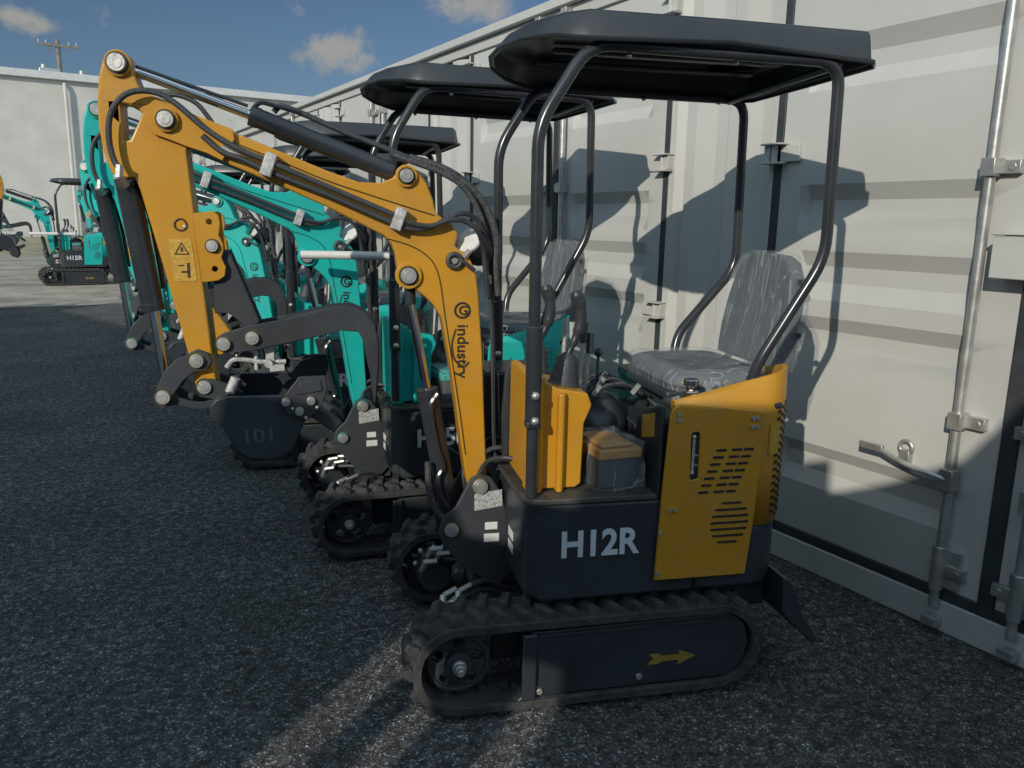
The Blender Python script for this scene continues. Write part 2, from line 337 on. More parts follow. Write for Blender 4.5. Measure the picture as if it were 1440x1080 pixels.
def text(s, size, m, name, parent, loc, rot, ext=.0012, off=0, sx=1):
    c = bpy.data.curves.new(name, 'FONT'); c.body = s; c.size = size; c.extrude = ext; c.offset = off; c.align_x = 'LEFT'
    t = bpy.data.objects.new(name, c); COL.objects.link(t)
    dg = bpy.context.evaluated_depsgraph_get()
    me = bpy.data.meshes.new_from_object(t.evaluated_get(dg)); bpy.data.objects.remove(t)
    mt = Matrix.LocRotScale(Vector(loc), rot, Vector((sx, 1, 1))); me.transform(mt)
    me.materials.clear(); me.materials.append(M[m]); me.name = name
    o = bpy.data.objects.new(name, me); COL.objects.link(o); o.parent = parent
    return o
from mathutils import Euler
FACE = Euler((R(90), 0, 0)).to_quaternion()
DOWN = (Matrix.Rotation(R(90), 4, 'Y') @ Euler((R(90), 0, 0)).to_matrix().to_4x4()).to_quaternion()

# ------------------------------------------------------------------ the digger
def stad(xa, xb, zc, r, n=12):
    p = []
    for k in range(n + 1):
        a = math.pi / 2 + math.pi * k / n; p.append((xa + r * math.cos(a), zc + r * math.sin(a)))
    for k in range(n + 1):
        a = -math.pi / 2 + math.pi * k / n; p.append((xb + r * math.cos(a), zc + r * math.sin(a)))
    return p
XA, XB, ZC = -.451, .385, .165
def stadpos(d, r):
    L_ = XB - XA; c = math.pi * r; d %= 2 * (L_ + c)
    if d < L_: return XB - d, ZC + r, math.pi / 2
    d -= L_
    if d < c: a = math.pi / 2 + d / r; return XA + r * math.cos(a), ZC + r * math.sin(a), a
    d -= c
    if d < L_: return XA + d, ZC - r, -math.pi / 2
    d -= L_; a = -math.pi / 2 + d / r; return XB + r * math.cos(a), ZC + r * math.sin(a), a
def make_track(root, sgn):
    yo, yi = (.465, .285)
    def Y(v): return sgn * v
    b = MB(); b.prism(stad(XA, XB, ZC, .144, 14), Y(yi), Y(yo), holes=[stad(XA, XB, ZC, .118, 14)])
    N = 36; per = 2 * ((XB - XA) + math.pi * .143)
    for i in range(N):
        for (w0, w1, sh) in ((.380, .452, 0), (.292, .366, .5)):
            x, z, a = stadpos((i + sh) * per / N, .1425)
            mt = Matrix.Translation((x, 0, z)) @ Matrix.Rotation(-(a - math.pi / 2), 4, 'Y')
            y0, y1 = sorted((Y(w0), Y(w1)))
            jx = random.uniform(-.002, .002)
            sk = .012 if sh == 0 else -.012
            # skewed tapered block, the chevron's half
            vs = []
            for zz, k in ((0, 1), (.025, .62)):
                for xx, yy in ((-1, 0), (1, 0), (1, 1), (-1, 1)):
                    ye = y0 + (y1 - y0) * (yy if k == 1 else (.06 + .88 * yy))
                    xs = sk * (yy - .5) * 2 * sgn
                    vs.append(b.bm.verts.new(mt @ Vector((xx * .021 * k + xs + jx, ye, zz))))
            for f in ((0, 3, 2, 1), (4, 5, 6, 7), (0, 1, 5, 4), (1, 2, 6, 5), (2, 3, 7, 6), (3, 0, 4, 7)): b.bm.faces.new([vs[q] for q in f])
        x, z, a = stadpos(i * per / N, .118)
        mt = Matrix.Translation((x, 0, z)) @ Matrix.Rotation(-(a - math.pi / 2), 4, 'Y')
        b.box((-.012, Y(.375) - .012, -.018), (.012, Y(.375) + .012, .001), mt)
    tr = b.build('track', 'rubber', root, bev=.002, seg=1, smooth=30)
    # side frame
    f = MB()
    pl = [(-.235, .268), (.40, .276), (.45, .262), (.482, .225), (.495, .165), (.482, .11), (.45, .07), (.40, .052), (-.235, .050)]
    f.prism(pl, Y(.432), Y(.449)); f.box((-.24, Y(.375) - .05, .10), (.36, Y(.375) + .05, .23))
    f.box((-.262, Y(.455) - .012, .05), (-.218, Y(.455) + .002, .268)); f.prism([(-.3, .02), (-.2, .02), (-.2, .05), (-.26, .06)], Y(.36), Y(.455))
    fr = f.build('track_frame', 'black', tr, bev=.005)
    f = MB(); f.box((-.21, Y(.4515) - .002, .252), (.42, Y(.4515) + .002, .259)); f.build('frame_rib', 'plate', tr)
    g = MB()
    for x, z in ((-.205, .07), (.12, .085)): g.cyl((x, Y(.449), z), (x, Y(.458), z), .011, n=6)
    g.split('bolt_head', 'zinc', tr, bev=.001)
    w = MB()
    # toothed sprocket: ring and hub
    tp = []
    for k in range(44):
        a = 2 * math.pi * k / 44; rr = .105 if (k // 2) % 2 else .094
        tp.append((XA + rr * math.cos(a), ZC + rr * math.sin(a)))
    hole = [[(XA + .062 * math.cos(2 * math.pi * (k / 5) + t) + .02 * math.cos(u), ZC + .062 * math.sin(2 * math.pi * (k / 5) + t) + .02 * math.sin(u)) for u in [i * math.pi / 4 for i in range(8)]] for k in range(5) for t in (.3,)]
    w.prism(tp, Y(.375), Y(.40), holes=hole)
    w.cyl((XA, Y(.30), ZC), (XA, Y(.425), ZC), .042); w.torus((XA, Y(.40), ZC), .092, .008)
    w.build('sprocket_wheel', 'plate', tr, bev=.002, seg=1)
    w = MB(); w.cyl((XA, Y(.425), ZC), (XA, Y(.44), ZC), .022); w.cyl((XA, Y(.44), ZC), (XA, Y(.455), ZC), .019, n=6); w.cyl((XA, Y(.455), ZC), (XA, Y(.47), ZC), .011)
    w.build('hub_nut', 'zinc', tr, bev=.002, seg=1)
    w = MB(); w.cyl((XB, Y(.335), ZC), (XB, Y(.415), ZC), .108, n=28); w.build('idler_wheel', 'plate', tr, bev=.004)
    for x in (-.18, 0, .18):
        w = MB(); w.cyl((x, Y(.33), .062), (x, Y(.42), .062), .028); w.build('track_roller', 'plate', tr, bev=.004)
    # yellow arrow, and the motor with its fittings on the inner side
    if sgn < 0:
        ar = MB(); ar.prism([(.147, .122), (.168, .139), (.153, .157), (.185, .156), (.193, .147), (.255, .147), (.252, .163), (.309, .138), (.250, .113), (.254, .129), (.193, .129), (.183, .121)], -.4515, -.449)
        ar.build('direction_arrow', 'goldmark', tr, smooth=0)
    m = MB(); m.cyl((XA, Y(.285), ZC), (XA, Y(.20), ZC), .075, .06); m.box((XA - .05, Y(.24) - .03, ZC - .04), (XA + .05, Y(.24) + .03, ZC + .09))
    m.build('drive_motor', 'black', tr, bev=.006)
    m = MB()
    for dx, dz in ((-.03, .10), (.02, .11), (-.05, .05), (0, .08)):
        m.cyl((XA + dx, Y(.22), ZC + dz - .03), (XA + dx + .012, Y(.19), ZC + dz + .02), .011, n=8)
        m.cyl((XA + dx + .012, Y(.19), ZC + dz + .02), (XA + dx + .055, Y(.17), ZC + dz + .03), .009, n=8)
        m.ball((XA + dx - .02, Y(.25), ZC + dz - .01), .011, 8, 5)
    m.split('hose_fitting', 'zinc', tr)
    m = MB()
    for q in range(3):
        m.tube([(XA + .03, Y(.19), ZC + .12 - q * .02), (XA + .12, Y(.15), ZC + .14 - q * .03), (-.2, Y(.1), .24 - q * .02), (-.05, Y(.05), .25)], .009, 8)
    m.build('hose', 'hose', tr)
    return tr
def ngon(cx, cz, r, n=20): return [(cx + r * math.cos(2 * math.pi * k / n), cz + r * math.sin(2 * math.pi * k / n)) for k in range(n)]
def ccl(poly, d):   # crude inset of an outline towards its centre of mass
    cx = sum(p[0] for p in poly) / len(poly); cz = sum(p[1] for p in poly) / len(poly)
    out = []
    for x, z in poly:
        v = Vector((x - cx, z - cz)); l = v.length; v *= (l - d) / l; out.append((cx + v.x, cz + v.y))
    return out
def pin(parent, p, y0, r=.023, name='pivot_pin', boss=None):
    s = -1 if y0 < 0 else 1
    if boss:
        b = MB(); b.cyl((p[0], y0 + s * -.012, p[1]), (p[0], y0 + s * .012, p[1]), boss, n=24)
        b.build('pin_boss', PAINT, parent, bev=.002)
        y0 += s * .012
    m = MB(); m.cyl((p[0], y0 - s * .002, p[1]), (p[0], y0 + s * .0012, p[1]), r * 1.22, n=20); m.build('grease_ring', 'darkmark', parent)
    m = MB(); m.cyl((p[0], y0 - s * .004, p[1]), (p[0], y0 + s * .014, p[1]), r, r * .93, n=16); m.cyl((p[0], y0 + s * .014, p[1]), (p[0], y0 + s * .0155, p[1]), r * .62, n=16)
    return m.build(name, 'zinc', parent, bev=.003)
PAINT = None
BOOMBITS = []
def make_excavator(paint):
    global PAINT
    PAINT = M[paint]
    root = empty('mini_excavator')
    T_ = T
    pins = T_['pins']
    # ---------------- undercarriage
    make_track(root, -1); make_track(root, 1)
    b = MB(); b.box((-.33, -.30, .10), (.36, .30, .24)); b.box((-.2, -.33, .12), (.25, .33, .2)); b.cyl((0.05, 0, .24), (0.05, 0, .352), .2, n=32)
    b.build('undercarriage', 'black', root, bev=.008)
    b = MB()
    for y in (-.34, .22): b.box((.28, y, .235), (.60, y + .10, .335))
    b.box((.36, -.2, .18), (.6, .2, .235))
    a = b.build('blade_arm', 'black', root, bev=.006)
    b = MB(); prof = [(.595, .385), (.622, .372), (.655, .31), (.675, .25), (.735, .165), (.742, .148), (.722, .142), (.66, .20), (.625, .235), (.60, .27)]
    b.prism(prof, -.46, .46)
    b.build('dozer_blade', 'black', a, bev=.004)
    # ---------------- chassis
    plan = [(-.245, -.25), (-.243, -.33), (-.233, -.375), (-.205, -.412), (-.155, -.425), (.50, -.425), (.56, -.40), (.605, -.35), (.628, -.26), (.632, .26), (.60, .36), (.54, .41), (.48, .425), (-.2, .425), (-.235, .39), (-.245, .3)]
    b = MB(); b.prism([(x, y) for x, y in plan if x < .3][:5] + [(.30, -.425), (.30, .425)] + [(x, y) for x, y in plan if x < .3][5:], .352, .664, 'z'); b.prism([(.302, -.424)] + [(x, y) for x, y in plan if x > .3] + [(.302, .424)], .353, .556, 'z')
    ch = b.build('chassis', 'black', root, bev=.012, seg=3)
    b = MB(); b.prism([(.158, -.43), (-.18, -.43), (-.225, -.42), (-.252, -.387), (-.262, -.33), (-.265, -.27), (-.265, .3), (-.25, .39), (-.2, .43), (.158, .43)], .665, .682, 'z')
    dk = b.build('floor_plate', 'floor', ch, bev=.004)
    # panel seams and bolts on the black side
    b = MB(); b.box((-.255, -.428, .36), (-.251, -.4265, .66)); b.build('panel_seam', 'plate', ch)
    tx = text('H12R', .115, 'letter', 'model_lettering', ch, (-.146, -.4275, .497), FACE, off=.0032, sx=.93)
    # ---------------- boom swing bracket
    bk = MB(); hb = ngon(pins[4][0], pins[4][1], .012)
    bk.prism(T_['bplate'], -.085, -.068); bk.prism(T_['bplate'], .068, .085)
    bk.prism([(-.36, .25), (-.2, .25), (-.2, .56), (-.3, .56)], -.067, .067); bk.cyl((-.24, 0, .24), (-.24, 0, .5), .05)
    sb = bk.build('swing_bracket', 'plate', root, bev=.004)
    lb = MB(); bx = T_['bplate']
    lb.prism([(-.352, .532), (-.352, .592), (-.258, .603), (-.256, .545)], -.0875, -.0858); lb.build('rating_plate', 'greylab', sb, smooth=0)
    for zz, zl, w0, w1 in ((.462, .488, -.315, -.272), (.418, .447, -.318, -.266)):
        lb = MB(); lb.box((w0, -.0875, zz), (w1, -.0858, zl)); lb.build('white_sticker', 'whitelab', sb, smooth=0)
    for zz in (.47, .425):
        lb = MB(); lb.box((-.2470, -.22, zz), (-.2456, -.15, zz + .03)); lb.build('white_sticker', 'whitelab', ch, smooth=0)
    pin(sb, pins[4], -.085, .027); pin(sb, pins[5], -.085, .025); pin(sb, pins[4], .085, .027)
    BOOM = []
    # ---------------- boom
    b = MB(); b.prism(T_['boom'], -.045, .045)
    bm_ = b.build('boom', PAINT, root, bev=.006, seg=3); BOOM.append(bm_)
    b = MB()
    for y in (-.062, .048): b.prism(T_['fork'], y, y + .014)
    b.build('fork_plate', PAINT, bm_, bev=.004)
    for key in ('seam1', 'seam2'):
        b = MB(); b.tube([(x, -.0455, z) for x, z in T_[key]], .0022, 6); b.build('weld_bead', 'darkmark', bm_)
    pin(bm_, pins[1], -.062, .024, boss=.034); pin(bm_, pins[2], -.045, .022, boss=.034); pin(bm_, pins[3], -.045, .026, boss=.042)
    # clamps
    for (x, z) in T_['clamp']:
        mt = Matrix.Translation((x, -.068, z)) @ Matrix.Rotation(R(20), 4, 'Y')
        b = MB(); b.box((-.017, -.024, -.035), (.017, .022, .035), mt)
        b.build('hose_clamp', 'clampm', bm_, bev=.004)
    for key, r, y, mm in (('hoseA', .0085, -.078, 'hose'), ('hoseB', .0085, -.07, 'hose'), ('hoseC', .007, 0, 'hose'), ('hoseE', .009, -.01, 'sleeve'), ('hoseD', .009, .03, 'hose'), ('linesR', .0055, -.02, 'hose')):
        b = MB(); pts = [(x, y, z) for x, z in T_[key]]
        if key in ('hoseA', 'hoseB'):
            n_ = len(pts); pts = [(x, yy if i < n_ - 5 else yy + .05 * (i - n_ + 6) / 5 * (1 if i > n_ - 4 else .3), z) for i, (x, yy, z) in enumerate(pts)]
        b.tube(pts, r, 10)
        if key == 'linesR': b.tube([(x + .012, y_ + .03, z) for x, y_, z in pts], r, 8)
        b.build('hydraulic_hose', mm, bm_)
    b = MB(); b.tube([(x, .028, z) for x, z in T_['hoseD'][6:]], .0135, 10); b.tube([(x + .01, .0, z - .012) for x, z in T_['hoseD'][7:]], .011, 10)
    b.build('hose_sleeve', 'sleeve', bm_)
    b = MB(); (x0, z0), (x1, z1) = T_['hoseB'][0], T_['hoseB'][2]
    b.cyl((x0 + .05, -.062, z0 - .03), (x1 + .005, -.066, z1 - .003), .0095, n=8); b.cyl((-1.39, -.078, 1.60), (-1.377, -.05, 1.575), .014, n=6)
    b.cyl((-1.381, -.078, 1.63), (-1.385, -.078, 1.595), .012, n=6)
    b.split('hose_fitting', 'zinc', bm_)
    # logo
    (lx, lz), (l2, lz2), (l3, lz3) = T_['logo']
    b = MB(); b.torus((lx, -.0455, lz), .024, .0035, n=28, m=6); b.build('emblem_ring', 'ink', bm_)
    text('G', .042, 'ink', 'emblem_letter', bm_, (lx - .013, -.0465, lz - .014), FACE, off=.0006)
    text('industry', .052, 'ink', 'boom_lettering', bm_, (lx - .016, -.0465, lz - .045), DOWN, off=.0005, sx=1.05)
    b = MB(); b.tube([(lx - .022, -.0455, lz - .06), (lx - .034, -.0455, lz - .11), (lx - .026, -.0455, lz - .16), (lx + .004, -.0455, lz - .185), (lx + .022, -.0455, lz - .17)], .0035, 6)
    b.build('emblem_swoosh', 'darkmark', bm_)
    # work lamp on the boom's shoulder
    b = MB(); p0 = Vector((-.315, .03, 1.385)); p1 = Vector((-.362, -.012, 1.43)); d = (p1 - p0).normalized()
    b.rings([p0 - d * .03, p0 - d * .01, p0 + d * .01, p1], [.02, .042, .052, .055], 22)
    wl = b.build('work_lamp', 'plastic', root); BOOM.append(wl)
    b = MB(); b.rings([p1 - d * .004, p1 + d * .006], [.05, .048], 22); b.build('lamp_lens', 'whitelab', wl)
    b = MB(); b.torus((T_['lamp'][2][0], -.055, T_['lamp'][2][1]), .021, .008); b.tube([(T_['lamp'][2][0] + .02, -.055, T_['lamp'][2][1] + .005), (-.375, -.055, 1.352), (-.352, -.05, 1.335)], .007, 8)
    b.build('lamp_cable', 'hose', wl)
    b = MB(); b.cyl((T_['lamp'][2][0], -.05, T_['lamp'][2][1]), (T_['lamp'][2][0], -.066, T_['lamp'][2][1]), .010, n=8); b.cyl((-.385, -.05, 1.378), (-.37, -.06, 1.398), .01, n=8); b.split('lamp_bolt', 'zinc', wl)
    # ---------------- arm (dipper)
    b = MB(); arm = T_['arm']; i0 = arm.index(arm[9])
    b.prism(arm, -.043, .043, holes=[T_['armhole']])
    am = b.build('arm', PAINT, root, bev=.006, seg=3); BOOM.append(am)
    b = MB()
    for y in (-.06, .048): b.prism(T_['bracket3'], y, y + .012, holes=[ngon(x, z, .009, 12) for (x, z) in (T_['br_h'][0], T_['br_h'][2])])
    br = b.build('thumb_bracket', PAINT, am, bev=.002, seg=1)
    pin(br, T_['br_h'][1], -.06, .018, name='bolt_head')
    b = MB(); b.prism(T_['gusset'], -.02, .02); b.build('gusset_plate', PAINT, am, bev=.003)
    pin(am, pins[0], -.043, .026, boss=.036)
    b = MB(); (dx0, dz0), (dx1, dz1) = T_['decal']
    b.prism([(dx0, dz0), (dx0 + .062, dz0 + .001), (dx1 + .012, dz1 - .012), (dx1 - .052, dz1 - .014)], -.0445, -.0432); dc = b.build('warning_decal', 'yellab', am, smooth=0)
    b = MB(); cx, cz = dx0 + .034, dz0 - .03
    tri = [(cx - .022, cz - .016), (cx + .022, cz - .016), (cx, cz + .022)]; tin = [(cx - .016, cz - .0125), (cx + .016, cz - .0125), (cx, cz + .0155)]
    b.prism(tri, -.0455, -.0446, holes=[tin]); b.box((cx - .003, -.0455, cz - .008), (cx + .003, -.0446, cz + .006))
    b.box((cx - .005, -.0455, cz - .07), (cx + .018, -.0446, cz - .064)); b.box((cx + .012, -.0455, cz - .085), (cx + .02, -.0446, cz - .04)); b.box((cx - .012, -.0455, cz - .05), (cx + .004, -.0446, cz - .046))
    b.split('decal_print', 'darkmark', dc, smooth=0)
    b = MB(); b.torus((T_['holeb'][0][0], -.044, T_['holeb'][0][1]), .017, .003); b.build('grease_ring', 'darkmark', am)
    b = MB(); b.ball((T_['holeb'][0][0] + .012, -.045, T_['holeb'][0][1] - .006), .006, 8, 5); b.build('grease_nipple', 'zinc', am)
    # ---------------- cylinders
    def ram(key, rb, rr, ih, i1, i2, cap, name, base, rodend):
        P = [Vector((x, 0, z)) for x, z in T_[key]]
        b = MB(); b.rings([P[ih], P[ih].lerp(P[i1], .015), P[ih].lerp(P[i1], .03), P[i1].lerp(P[ih], .06), P[i1].lerp(P[ih], .055), P[i1]], [rb * .96, rb * 1.04, rb, rb, rb * 1.06, rb * 1.05], 24)
        o = b.build(name, 'gloss', root, smooth=40); BOOM.append(o)
        b = MB(); b.cyl(P[i1], P[i2], rr, n=18); b.build('piston_rod', 'chrome', o)
        b = MB(); b.cyl(P[base] + Vector((0, -.03, 0)), P[base] + Vector((0, .03, 0)), rb * .85, n=18); b.cyl(P[base], P[ih], rb * .7)
        b.build('barrel_eye', 'black', o, bev=.002)
        b = MB(); b.cyl(P[rodend] + Vector((0, -.028, 0)), P[rodend] + Vector((0, .028, 0)), rr * 1.7, n=18); b.cyl(P[i2], P[rodend], rr * 1.2)
        b.build('rod_eye', 'black', o, bev=.002)
        return o
    ca = ram('cylA', .029, .0135, 3, 2, 1, 3, 'arm_cylinder', 4, 0)
    b = MB(); q = T_['hoseD']; b.tube([(-1.03, .0, 1.79), (-1.0, .0, 1.825), (-.96, .01, 1.822)] + [(x, .03, z) for x, z in q[3:7]], .0075, 8); b.cyl((-1.33, -.03, 1.905), (-1.03, -.028, 1.812), .005, n=8)
    b.build('hydraulic_pipe', 'gloss', ca)
    cb = ram('cylB', .033, .0155, 0, 1, 2, 0, 'bucket_cylinder', 0, 3)
    b = MB(); b.tube([(-1.352, .036, 1.56), (-1.33, .04, 1.45), (-1.31, .036, 1.27)], .008, 8); b.build('hydraulic_pipe', 'gloss', cb)
    cc = ram('cylC', .034, .015, 3, 2, 1, 0, 'boom_cylinder', 4, 0)
    b = MB(); b.tube([(-.47, -.04, .93), (-.495, -.045, .88), (-.475, -.045, .75), (-.455, -.045, .68), (-.47, -.05, .64), (-.46, -.05, .58), (-.43, -.05, .53)], .009, 8)
    b.build('hydraulic_pipe', 'gloss', cc)
    b = MB(); b.tube([(-.505, -.05, .70), (-.50, -.06, .60), (-.47, -.06, .52), (-.41, -.06, .47)], .011, 8); b.build('hydraulic_hose', 'sleeve', cc)
    # ---------------- bucket linkage, bucket, thumb
    b = MB()
    for s in (-1, 1): b.prism(T_['link1'], s * .058, s * .072)
    b.cyl((pins[6][0], -.06, pins[6][1]), (pins[6][0], .06, pins[6][1]), .016)
    lk = b.build('bucket_link', 'plate', root, bev=.003); BOOM.append(lk)
    b = MB()
    for s in (-1, 1): b.prism(T_['link2'], s * .046, s * .057)
    b.build('link_arm', 'plate', lk, bev=.003)
    for k in (6, 8): pin(lk, pins[k], -.072, .022)
    pin(lk, pins[7], -.06, .022)
    # bucket: two side plates, curved shell, cutter plates and teeth
    bp = T_['bucket']; b = MB()
    for s in (-1, 1): b.prism(bp, s * .18, s * .192)
    shell = [bp[4 + k] for k in range(1, len(bp) - 4)] + [bp[0], bp[1], bp[2]]
    rows = [[Vector((x, y, z)) for y in (-.181, .181)] for x, z in shell]
    b.grid(rows)
    bt = b.build('bucket', 'black', root, bev=.004, solid=0); BOOM.append(bt)
    b = MB(); b.grid([[Vector((x, y, z)) for y in (-.18, .18)] for x, z in ccl(shell, .008)]); b.build('bucket_liner', 'black', bt)
    b = MB()
    for s in (-1, 1): b.prism([(-1.30 + .10, 1.0), (-1.17, 1.0), (-1.10, .975), (-1.08, .955), (-1.15, .93), (-1.21, .945)], s * .05, s * .064)
    b.split('bucket_ear', 'plate', bt, bev=.003)
    for s in (-1, 1):
        b = MB(); b.prism(T_['cutter'], s * .193, s * .204)
        c_ = T_['cutter']; b.prism([(-.9, 1.015), (-.84, 1.018), (-.835, .985), (-.91, .975)], s * .204, s * .209)
        sc_ = b.build('side_cutter', 'plate', bt, bev=.003)
        if s < 0:
            for x, z in T_['cutb']: pin(sc_, (x, z), -.204, .0135, name='bolt_head')
            for x, z in T_['cutb']:
                b = MB(); b.ball((x + .017, -.205, z - .022), .006, 8, 5); b.build('bolt_end', 'zinc', sc_)
    text('101', .06, 'faint', 'cast_numerals', bt, (-1.075, -.1935, .825), Euler((R(90), R(-4), 0)).to_quaternion(), off=.001, sx=1.15)
    for yy in (-.13, 0, .13):
        b = MB(); mt = Matrix.Translation((-.872, yy, .915)) @ Matrix.Rotation(R(38), 4, 'Y')
        b.box((-.02, -.022, -.02), (.10, .022, .02), mt); b.build('bucket_tooth', 'plate', bt, bev=.006)
    # thumb
    b = MB(); b.prism(T_['thumb'], -.075, -.063); b.prism(T_['thumb'], .045, .057); 
    th = b.build('thumb', 'plate', root, bev=.003); BOOM.append(th)
    tt = T_['thumb']; b = MB(); b.grid([[Vector((x, y, z - .004)) for y in (-.064, .046)] for x, z in tt[4:14]]); b.build('thumb_web', 'plate', th, solid=.006)
    pin(th, pins[9], -.075, .021); pin(th, pins[10], -.075, .021)
    b = MB(); b.prism(T_['strap'], -.04, -.03); b.prism(T_['strap'], .02, .03); b.build('thumb_strut', 'plate', th, bev=.003)
    # bits under the thumb: pipe and fittings
    b = MB(); b.tube([(-1.13, -.03, 1.03), (-1.10, -.03, 1.055), (-1.02, -.03, 1.045), (-.95, -.03, 1.045)], .008, 8); b.box((-1.01, -.04, 1.035), (-.985, .0, 1.09)); b.cyl((-1.04, -.03, 1.02), (-1.04, -.03, 1.11), .006)
    b.cyl((-1.0, -.07, 1.045), (-1.0, -.05, 1.045), .012); b.cyl((-1.115, -.1, .965), (-1.095, -.1, 1.01), .014)
    b.build('grease_line', 'clampm', th)
    # ---------------- engine cover
    plate = [(.159, .402), (.170, .70), (.183, .939), (.192, .953), (.205, .962), (.222, .966), (.32, .957), (.48, .935), (.493, .929), (.488, .7), (.480, .556), (.467, .401)]
    hole = [(.257, .728), (.262, .724), (.281, .727), (.284, .732), (.280, .872), (.276, .877), (.257, .875), (.253, .870)]
    b = MB(); b.prism(plate, -.4405, -.4285, holes=[hole[::-1]])
    cv = b.build('engine_cover', PAINT, root, bev=.004, seg=3)
    # shell round the back
    path = [(.20, -.427), (.30, -.427), (.40, -.427), (.49, -.426)]
    for k in range(1, 9):
        a = -math.pi / 2 + (math.pi / 2) * k / 9; path.append((.49 + .135 * math.cos(a), -.29 + .136 * math.sin(a)))
    path += [(.626, -.20), (.63, 0)]
    path = path + [(x, -y) for x, y in reversed(path[:-1]) if x > .42]
    rows = [[] for _ in range(7)]
    for i, (x, y) in enumerate(path):
        c = Vector((.25, 0)); v = (Vector((x, y)) - c)
        nrm = Vector((0, math.copysign(1, y))) if x <= .49 else (Vector((x - .49, y - math.copysign(.29, y) if abs(y) > .29 else 0))).normalized()
        u = min(1, max(0, (x - .20) / .42))
        z1 = .945 if x < .495 else .945
        z2 = .968 + (1.058 - .968) * (u ** 1.1) * max(0, min(1, -y / .30))
        zb = .558
        ins = .016 + .026 * max(0, 1 - abs(u - .6) * 1.6)
        if x > .5: ins *= max(.12, 1 - (x - .5) / .11)
        for j, (off, z) in enumerate(((0, zb), (0, .75), (0, min(z1, z2 - .012)), (ins * .45, (z1 + z2) / 2 + .012), (ins, z2), (ins + .014, z2 - .002), (ins + .018, z2 - .07))):
            p = Vector((x, y)) - nrm * off; rows[j].append(Vector((p.x, p.y, z)))
    b = MB(); b.grid(rows); b.build('cover_shell', PAINT, cv, smooth=50, solid=.003)
    b = MB()
    for i in range(7):
        for k in range(3):
            x = .337 - i * .0085 + k * .046 + (.006 if k == 1 else 0); z = .817 - i * .0222
            b.box((x, -.4425, z - .0042), (x + .034, -.4407, z + .0042))
    for i in range(7):
        z = .645 - i * .0215; w = .064 * math.sqrt(max(.08, 1 - ((i - 3) / 3.5) ** 2)); xo = .402 - i * .001
        b.box((xo - w, -.4425, z - .0038), (xo + w, -.4407, z + .0038))
    b.build('cooling_vent', 'ink', cv, bev=.0008, seg=1)
    b = MB()
    for i in range(3, 8):
        x, y = path[i + 3]; a = math.atan2(y + .29, x - .49)
        for j in range(16):
            mt = Matrix.Translation((.49 + .1375 * math.cos(a), -.29 + .1385 * math.sin(a), .585 + j * .0235 + (.011 if i % 2 else 0))) @ Matrix.Rotation(a, 4, 'Z')
            b.box((-.001, -.008, -.0048), (.0018, .008, .0048), mt)
    b.build('perforated_grille', 'ink', cv, smooth=0)
    b = MB(); b.box((.535, -.4195, .80), (.565, -.4165, .80)) if 0 else None
    mt = Matrix.Translation((.49 + .1375 * math.cos(R(-68)), -.29 + .1385 * math.sin(R(-68)), .845)) @ Matrix.Rotation(R(-68), 4, 'Z')
    b.box((-.001, -.022, -.055), (.0022, .022, .045), mt); b.build('warning_decal', 'yellab', cv, smooth=0)
    b = MB()
    for x, z in ((.208, .935), (.208, .918), (.452, .915), (.467, .915), (.452, .888), (.467, .888), (.196, .632), (.212, .632), (.168, .56), (.166, .425)):
        b.cyl((x, -.4405, z), (x, -.447, z), .0065, n=8)
    b.split('cover_bolt', 'zinc', cv)
    b = MB(); b.box((.25, -.4345, .72), (.29, -.431, .88)); b.build('latch_recess', 'ink', cv)
    b = MB(); b.box((.258, -.4405, .755), (.267, -.436, .855)); b.ball((.2625, -.439, .862), .007, 8, 5); b.ball((.2625, -.439, .748), .007, 8, 5); b.box((.27, -.438, .77), (.279, -.435, .775)); b.box((.27, -.438, .80), (.279, -.435, .805)); b.build('latch_rod', 'zinc', cv)
    b = MB(); b.prism([(-.375, .85), (-.275, .82), (-.275, .895), (-.375, .925)], .1575, .1597, 'x'); b.build('warning_decal', 'yellab', cv, smooth=0)
    b = MB(); b.prism([(-.424, .40), (-.424, .955), (-.39, .955), (-.22, .90), (-.20, .68), (-.20, .40)], .160, .172, 'x'); b.box((.30, -.36, .665), (.60, .36, .945)); b.box((.21, -.42, .935), (.56, -.30, .955)); b.box((.2, -.1, .66), (.299, .3, .82)); b.box((.24, -.26, .66), (.299, -.14, .86))
    eb = b.build('engine_housing', 'black', root, bev=.008)
    b = MB(); b.ball((.08, .06, .80), (.13, .20, .12), 24, 14); b.box((-.02, -.1, .683), (.17, .25, .76)); b.build('fuel_tank', 'plastic', eb, smooth=60)
    b = MB(); b.cyl((.285, -.345, .955), (.285, -.345, .985), .026, n=10); b.cyl((.285, -.345, .985), (.285, -.345, 1.002), .017, n=8); b.cyl((.285, -.345, 1.002), (.285, -.345, 1.022), .024, n=12); b.build('filler_cap', 'chrome', eb, bev=.002)
    b = MB()
    for x, y, z in ((.225, -.36, .968), (.25, -.33, .965), (.33, -.385, .97), (.38, -.34, .965), (.42, -.39, .97), (.47, -.36, .968)):
        b.cyl((x, y, .95), (x, y, z), .008, n=6)
    b.split('bolt_head', 'zinc', eb)
